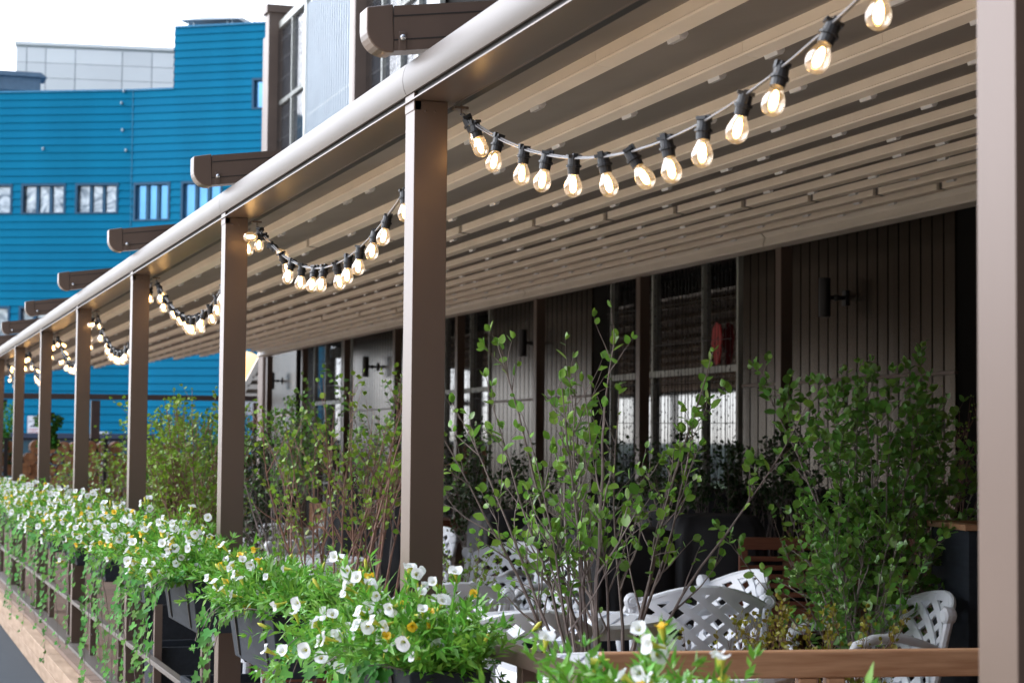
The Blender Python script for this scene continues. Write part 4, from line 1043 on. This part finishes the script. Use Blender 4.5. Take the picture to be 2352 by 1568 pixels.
# ================================================================== SHRUBS
def shrub(lab, base, H, nst, lean, leaf, lsize, ml, ms, seed, dens=1.0, start=.25, br=7, rad=.008, azim=None, leafy_tip=True, cat='shrub', group=None, spread_top=1.0, ang_range=None, name='shrub'):
    R = random.Random(seed); r = thing(name, lab, cat, tuple(base), 0, group)
    st = MB(); lf = Leaves(leaf)
    def leaves_on(pts, f0, dn, sz):
        n = len(pts)-1
        for i in range(n):
            if i/n < f0: continue
            seg_ = pts[i+1]-pts[i]; L = seg_.length; m = dn*L/.03
            c = int(m)+(1 if R.random() < m-int(m) else 0); d = seg_.normalized()
            for _ in range(c):
                p = pts[i]+seg_*R.random(); sd = rv(R); sd = (sd-d*sd.dot(d)).normalized()
                lf.add(p, (sd*1.0+d*R.uniform(.2, 1.1)+Vector((0, 0, .15))).normalized(), (Vector((-.25, -.2, 1))+rv(R)*.65).normalized(), sz*R.uniform(.55, 1.2))
        if leafy_tip:
            d = (pts[-1]-pts[-2]).normalized()
            for _ in range(max(2, int(3*min(1.5, dn)))): lf.add(pts[-1], (d*1.1+rv(R)*.7).normalized(), rv(R), sz*R.uniform(.45, .85))
    for s in range(nst):
        az = azim[s] if azim else R.uniform(0, 2*PI); ln = lean*R.uniform(.25, 1.0)
        h = H*R.uniform(.80, 1.0)*(1-.12*ln/lean)
        p = Vector((R.uniform(-.09, .09), R.uniform(-.09, .09), 0)); d = Vector((math.cos(az)*ln, math.sin(az)*ln, 1)).normalized()
        n = 12; L = h/d.z; pts = [p.copy()]; side = rv(R)*.05
        for q in range(n):
            d = (d+rv(R)*.085+side*.4+Vector((0, 0, .015))).normalized(); p = p+d*(L/n); pts.append(p.copy())
        r0_ = rad*R.uniform(.7, 1.1)
        st.tube(pts, [r0_*(1-.82*i/n) for i in range(n+1)], 5, cap=False)
        leaves_on(pts, max(start, .45), dens*.7, lsize)
        for b_ in range(br):
            t = R.uniform(start, .95); i = int(t*n); a0 = pts[i].lerp(pts[min(i+1, n)], t*n-i)
            dd = (pts[min(i+1, n)]-pts[i]).normalized() if i < n else d
            sd = rv(R); sd = (sd-dd*sd.dot(dd)).normalized(); bd = (dd+sd*R.uniform(.35, .9)*spread_top).normalized()
            bl = (1-t*.6)*H*R.uniform(.12, .32); bp = [a0]; m = 6; pp = a0.copy()
            for q in range(m):
                bd = (bd+rv(R)*.14+Vector((0, 0, .05))).normalized(); pp = pp+bd*(bl/m); bp.append(pp.copy())
            rr = r0_*(1-.82*t)*.62+.0008
            st.tube(bp, [rr*(1-.75*i/m) for i in range(m+1)], 4, cap=False)
            leaves_on(bp, .15, dens, lsize)
            if bl > .22:
                for e in range(2):
                    j = R.randrange(2, m); sd = rv(R); ed = (bd+sd*.7).normalized(); ep = [bp[j]]; pp2 = bp[j].copy()
                    for q in range(3): ed = (ed+rv(R)*.15).normalized(); pp2 = pp2+ed*bl*.14; ep.append(pp2.copy())
                    st.tube(ep, [rr*.5, rr*.4, rr*.35, rr*.3], 4, cap=False); leaves_on(ep, .1, dens, lsize*.9)
    st.build('stems', ms, r, fix=False); lf.build('leaves', ml, r)
    return r
def gp(px, d): # ground point under an image column at a depth
    p = at(px, 1200, d=d); return p
def plant_at(px, d, ztop_px, zb=.60, **kw):
    p = gp(px, d); tp = at(px, ztop_px, d=d).z
    return dict(base=(p.x, p.y, zb), H=(tp-zb)*1.10)
def pbox(lab, px, d, w=.55, dd=.45, h=.42, rim=None, m=None, rz=0):
    p = gp(px, d); return planter(lab, p.x, p.y, w, dd, h, m, rim, .015, rz)
# tall leafy shrub in the middle
pbox('dark planter box holding the tall round leaved shrub in the middle', 1370, 7.0, .8, .45)
b_ = plant_at(1370, 7.0, 805)
shrub('tall open shrub with round fresh green leaves and grey stems in the middle', b_['base'], b_['H'], 17, .50, 'oval', .046, m_leafA, m_stem, 4, .42, .32, 9, .0105, [PI*.98, PI*.95, PI*1.02, PI*.9, PI*1.05, .1, -.1, .3, 3.0, 2.0, 2.6, 1.2, .6, 3.4, PI*.97, .9, 5.0])
# dense green bush right
pbox('dark planter box holding the dense green shrub at right', 2010, 8.6, .9, .45)
b_ = plant_at(2010, 8.6, 830)
shrub('dense deep green shrub with many oval leaves at right', (b_['base'][0]-.1, b_['base'][1], .6), b_['H']*1.02, 14, .36, 'oval', .050, m_leafB, m_stem, 14, 1.05, .10, 14, .009)
b_ = plant_at(2120, 8.9, 860)
shrub('deep green shrub squeezed against the big right post', b_['base'], b_['H']*.95, 8, .24, 'oval', .048, m_leafB, m_stem, 15, .95, .10, 12, .007)
b_ = plant_at(1990, 8.2, 1180)
shrub('low leafy green shoots at the foot of the dense green shrub', b_['base'], b_['H'], 10, .75, 'oval', .046, m_leafB, m_stem, 17, .9, .2, 8, .005)
b_ = plant_at(2150, 10.6, 900)
shrub('bare reddish twigs with tiny yellow leaves by the tall grey planter', b_['base'], b_['H'], 22, .20, 'round', .018, m_leafC, m_stemred, 16, .22, .3, 5, .005)
# birch like stems between the centre post and the second post
pbox('long brown wooden planter at the foot of the birch stems', 850, 9.2, .95, .45, .42, None, m_wood2, 0)
for i, (px, d, top, sd, ns) in enumerate(((720, 9.3, 905, 31, 12), (800, 9.0, 880, 32, 13), (880, 9.2, 860, 33, 11))):
    b_ = plant_at(px, d, top)
    shrub(['leaning reddish stems with tiny lime leaves just right of the second post group', 'middle clump of reddish birch stems with tiny lime leaves', 'lime leaved birch stems bending left beside the centre post'][i], b_['base'], b_['H'], ns-4, .36, 'round', .029, m_leafC, m_stemred, sd, .30, .42, 8, .0085, group='birch like clumps beside the centre post')
b_ = plant_at(860, 11.0, 850)
shrub('darker green leafy shrub behind the birch stems beside the centre post', b_['base'], b_['H'], 9, .26, 'oval', .036, m_leafB, m_stem, 34, .8, .45, 9, .007)
b_ = plant_at(640, 12.0, 900)
shrub('dark green bush directly right of the second thick post', b_['base'], b_['H'], 9, .24, 'oval', .034, m_leafB, m_stem, 35, .8, .5, 9, .007)
b_ = plant_at(590, 14.5, 960)
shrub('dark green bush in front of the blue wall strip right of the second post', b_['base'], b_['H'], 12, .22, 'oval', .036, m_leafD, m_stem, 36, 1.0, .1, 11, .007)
b_ = plant_at(690, 15.0, 905)
shrub('small leaved dark bush before the farthest pale cladding', b_['base'], b_['H'], 9, .26, 'oval', .034, m_leafB, m_stem, 46, .7, .5, 9, .006)
# between second and third post
pbox('dark planter box between the second and third thick posts', 440, 12.6, .75, .45)
for i, (px, d, top, sd) in enumerate(((470, 12.3, 880, 41), (385, 12.8, 905, 42), (430, 14.0, 950, 43))):
    b_ = plant_at(px, d, top)
    shrub(['lime leaved shrub with a pale crooked trunk left of the second post', 'light green shrub right of the third post', 'dense darker bush low between the second and third posts'][i], b_['base'], b_['H'], 14, .20, 'round' if i < 2 else 'oval', .03 if i < 2 else .036, m_leafC if i < 2 else m_leafB, m_stemred, sd, .75 if i < 2 else 1.1, .12, 11, .0085)
b_ = plant_at(480, 16.5, 940)
shrub('green bush between the second and third posts in front of the log wall', b_['base'], b_['H'], 14, .25, 'oval', .036, m_leafB, m_stem, 47, 1.0, .1, 11, .007)
b_ = plant_at(360, 17.0, 960)
shrub('green bush just right of the third post in front of the log wall', b_['base'], b_['H'], 14, .25, 'oval', .036, m_leafB, m_stem, 48, 1.0, .1, 11, .007)
for i, (px, d, top, sd) in enumerate(((245, 17.0, 1000, 51), (205, 18.5, 1010, 52), (275, 19.5, 1005, 53), (150, 22.0, 1010, 54))):
    b_ = plant_at(px, d, top)
    shrub(['thin sparse shrub with lime leaves before the louvre vent', 'thin sparse shrub just right of the fourth post', 'sparse shrub left of the third post before the logs', 'small sparse shrub between the fourth and fifth posts'][i], b_['base'], b_['H'], 8, .28, 'round', .032, m_leafC, m_stem, sd, .5, .25, 6, .006)
# dark bushes at the back wall
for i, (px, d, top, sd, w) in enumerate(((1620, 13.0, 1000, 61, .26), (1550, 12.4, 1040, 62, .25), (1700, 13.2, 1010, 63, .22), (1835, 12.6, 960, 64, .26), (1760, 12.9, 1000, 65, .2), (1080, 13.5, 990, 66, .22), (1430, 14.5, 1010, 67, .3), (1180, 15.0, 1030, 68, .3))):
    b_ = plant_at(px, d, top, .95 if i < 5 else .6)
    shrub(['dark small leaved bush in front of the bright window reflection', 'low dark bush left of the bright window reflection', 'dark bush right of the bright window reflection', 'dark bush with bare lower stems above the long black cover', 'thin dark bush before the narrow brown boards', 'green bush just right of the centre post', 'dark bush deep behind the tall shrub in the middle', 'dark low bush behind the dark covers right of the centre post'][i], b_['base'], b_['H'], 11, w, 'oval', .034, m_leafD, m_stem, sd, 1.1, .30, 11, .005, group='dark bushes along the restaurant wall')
# low bushes
for i, (px, d, top, sd, ml, zb, hh) in enumerate(((1062, 10.5, 1225, 71, m_leafC, .55, .2), (1830, 7.6, 1385, 72, m_leafE, .55, .2), (1930, 7.7, 1400, 73, m_leafE, .55, .2), (1695, 7.4, 1420, 74, m_leafE, .55, .2), (640, 15.0, 1180, 75, m_leafC, .5, .2), (1925, 11.0, 1165, 76, m_leafC, .7, .2), (700, 9.6, 1255, 77, m_leafC, .55, .2), (1230, 10.9, 1345, 78, m_leafB, .5, .2))):
    b_ = plant_at(px, d, top, zb)
    shrub(['low yellow green bush right of the centre post', 'low bush with orange leaf tips under the dense green shrub', 'low orange tipped bush left of the turned white chair', 'thin twiggy orange tipped bush in front of the big white chair', 'low yellow green bush over the white chairs right of the second post', 'small olive bush before the dark red brown bench', 'low lime bush at the foot of the birch stems', 'low dark green leafy plant under the twiggy white chair'][i], b_['base'], b_['H'], 15, .62, 'oval', .027, ml, m_stemred, sd, .75 if i != 3 else .25, .2, 7, .0035, cat='bush', name='low_bush')
# strap leaved plants
def strap(lab, px, d, zb, H, seed):
    R = random.Random(seed); p = gp(px, d); r = thing('strap_leaved_plant', lab, 'plant', (p.x, p.y, zb)); k = MB()
    for i in range(26):
        az = R.uniform(0, 6.28); L = H*R.uniform(.6, 1.05); ln = R.uniform(.1, .6); w = .012
        c, s = math.cos(az), math.sin(az); pts = []
        for q in range(7): t = q/6; pts.append(Vector((c*ln*L*t*t*.9, s*ln*L*t*t*.9, L*t*(1-.25*t*ln))))
        sd_ = Vector((-s, c, 0)); n = Vector((c, s, .3)).normalized()
        thick(k, [q-sd_*w*(1-(j/6)**2*.95) for j, q in enumerate(pts)], [q+sd_*w*(1-(j/6)**2*.95) for j, q in enumerate(pts)], [n]*7, .0012)
    k.build('leaves', m_leafB, r, fix=False)
strap('green strap leaved plant beside the white chairs right of the second post', 655, 10.3, .62, .62, 1)
strap('green strap leaved plant behind the birch stems next to the grey cover', 850, 10.0, .62, .45, 2)
# hanging greenery far away
for i, (px, pt, d, sz) in enumerate(((112, 955, 33, .62), (4, 925, 36, .9))):
    p = at(px, pt, d=d); r = thing('hanging_plant', ['light green trailing plant hanging by the parking sign', 'dark and light green trailing plant at the left picture edge by the far railing'][i], 'hanging plant', tuple(p)); R = random.Random(90+i); lf = Leaves('round')
    for _ in range(900):
        t = R.random(); a = R.uniform(0, 6.28); q = (.16+.05*math.sin(t*9))*sz*2*R.uniform(.6, 1)*(1-.35*t)
        lf.add((q*math.cos(a), q*math.sin(a), -t*.62*sz*(2.0 if i else 1.4)), rv(R), rv(R), .05)
    lf.build('foliage', m_ivy, r)
    k = MB(); k.lathe([(0, .06), (.10, .06), (.08, -.08), (0, -.09)], 12); k.tube([(0, 0, .05), (0, 0, .5)], .006, 5); k.build('pot', m_black, r)
# big grey planter at the right edge
p = gp(2235, 8.4)
planter('tall dark grey board planter with light wooden rim at the right post', p.x+.22, p.y+.1, .5, .5, 1.08, m_box, m_wood, .0, V+.1)
pbox('low black planter at the foot of the twiggy white chair plants', 1200, 10.6, 1.1, .4, .42)
pbox('dark blue floor planter seen under the flowers, third pergola bay', 455, 10.6, .5, .4, .36, None, None, 0)
pbox('dark blue floor planter seen under the flowers, second pergola bay', 575, 9.0, .55, .4, .36, None, None, 0)
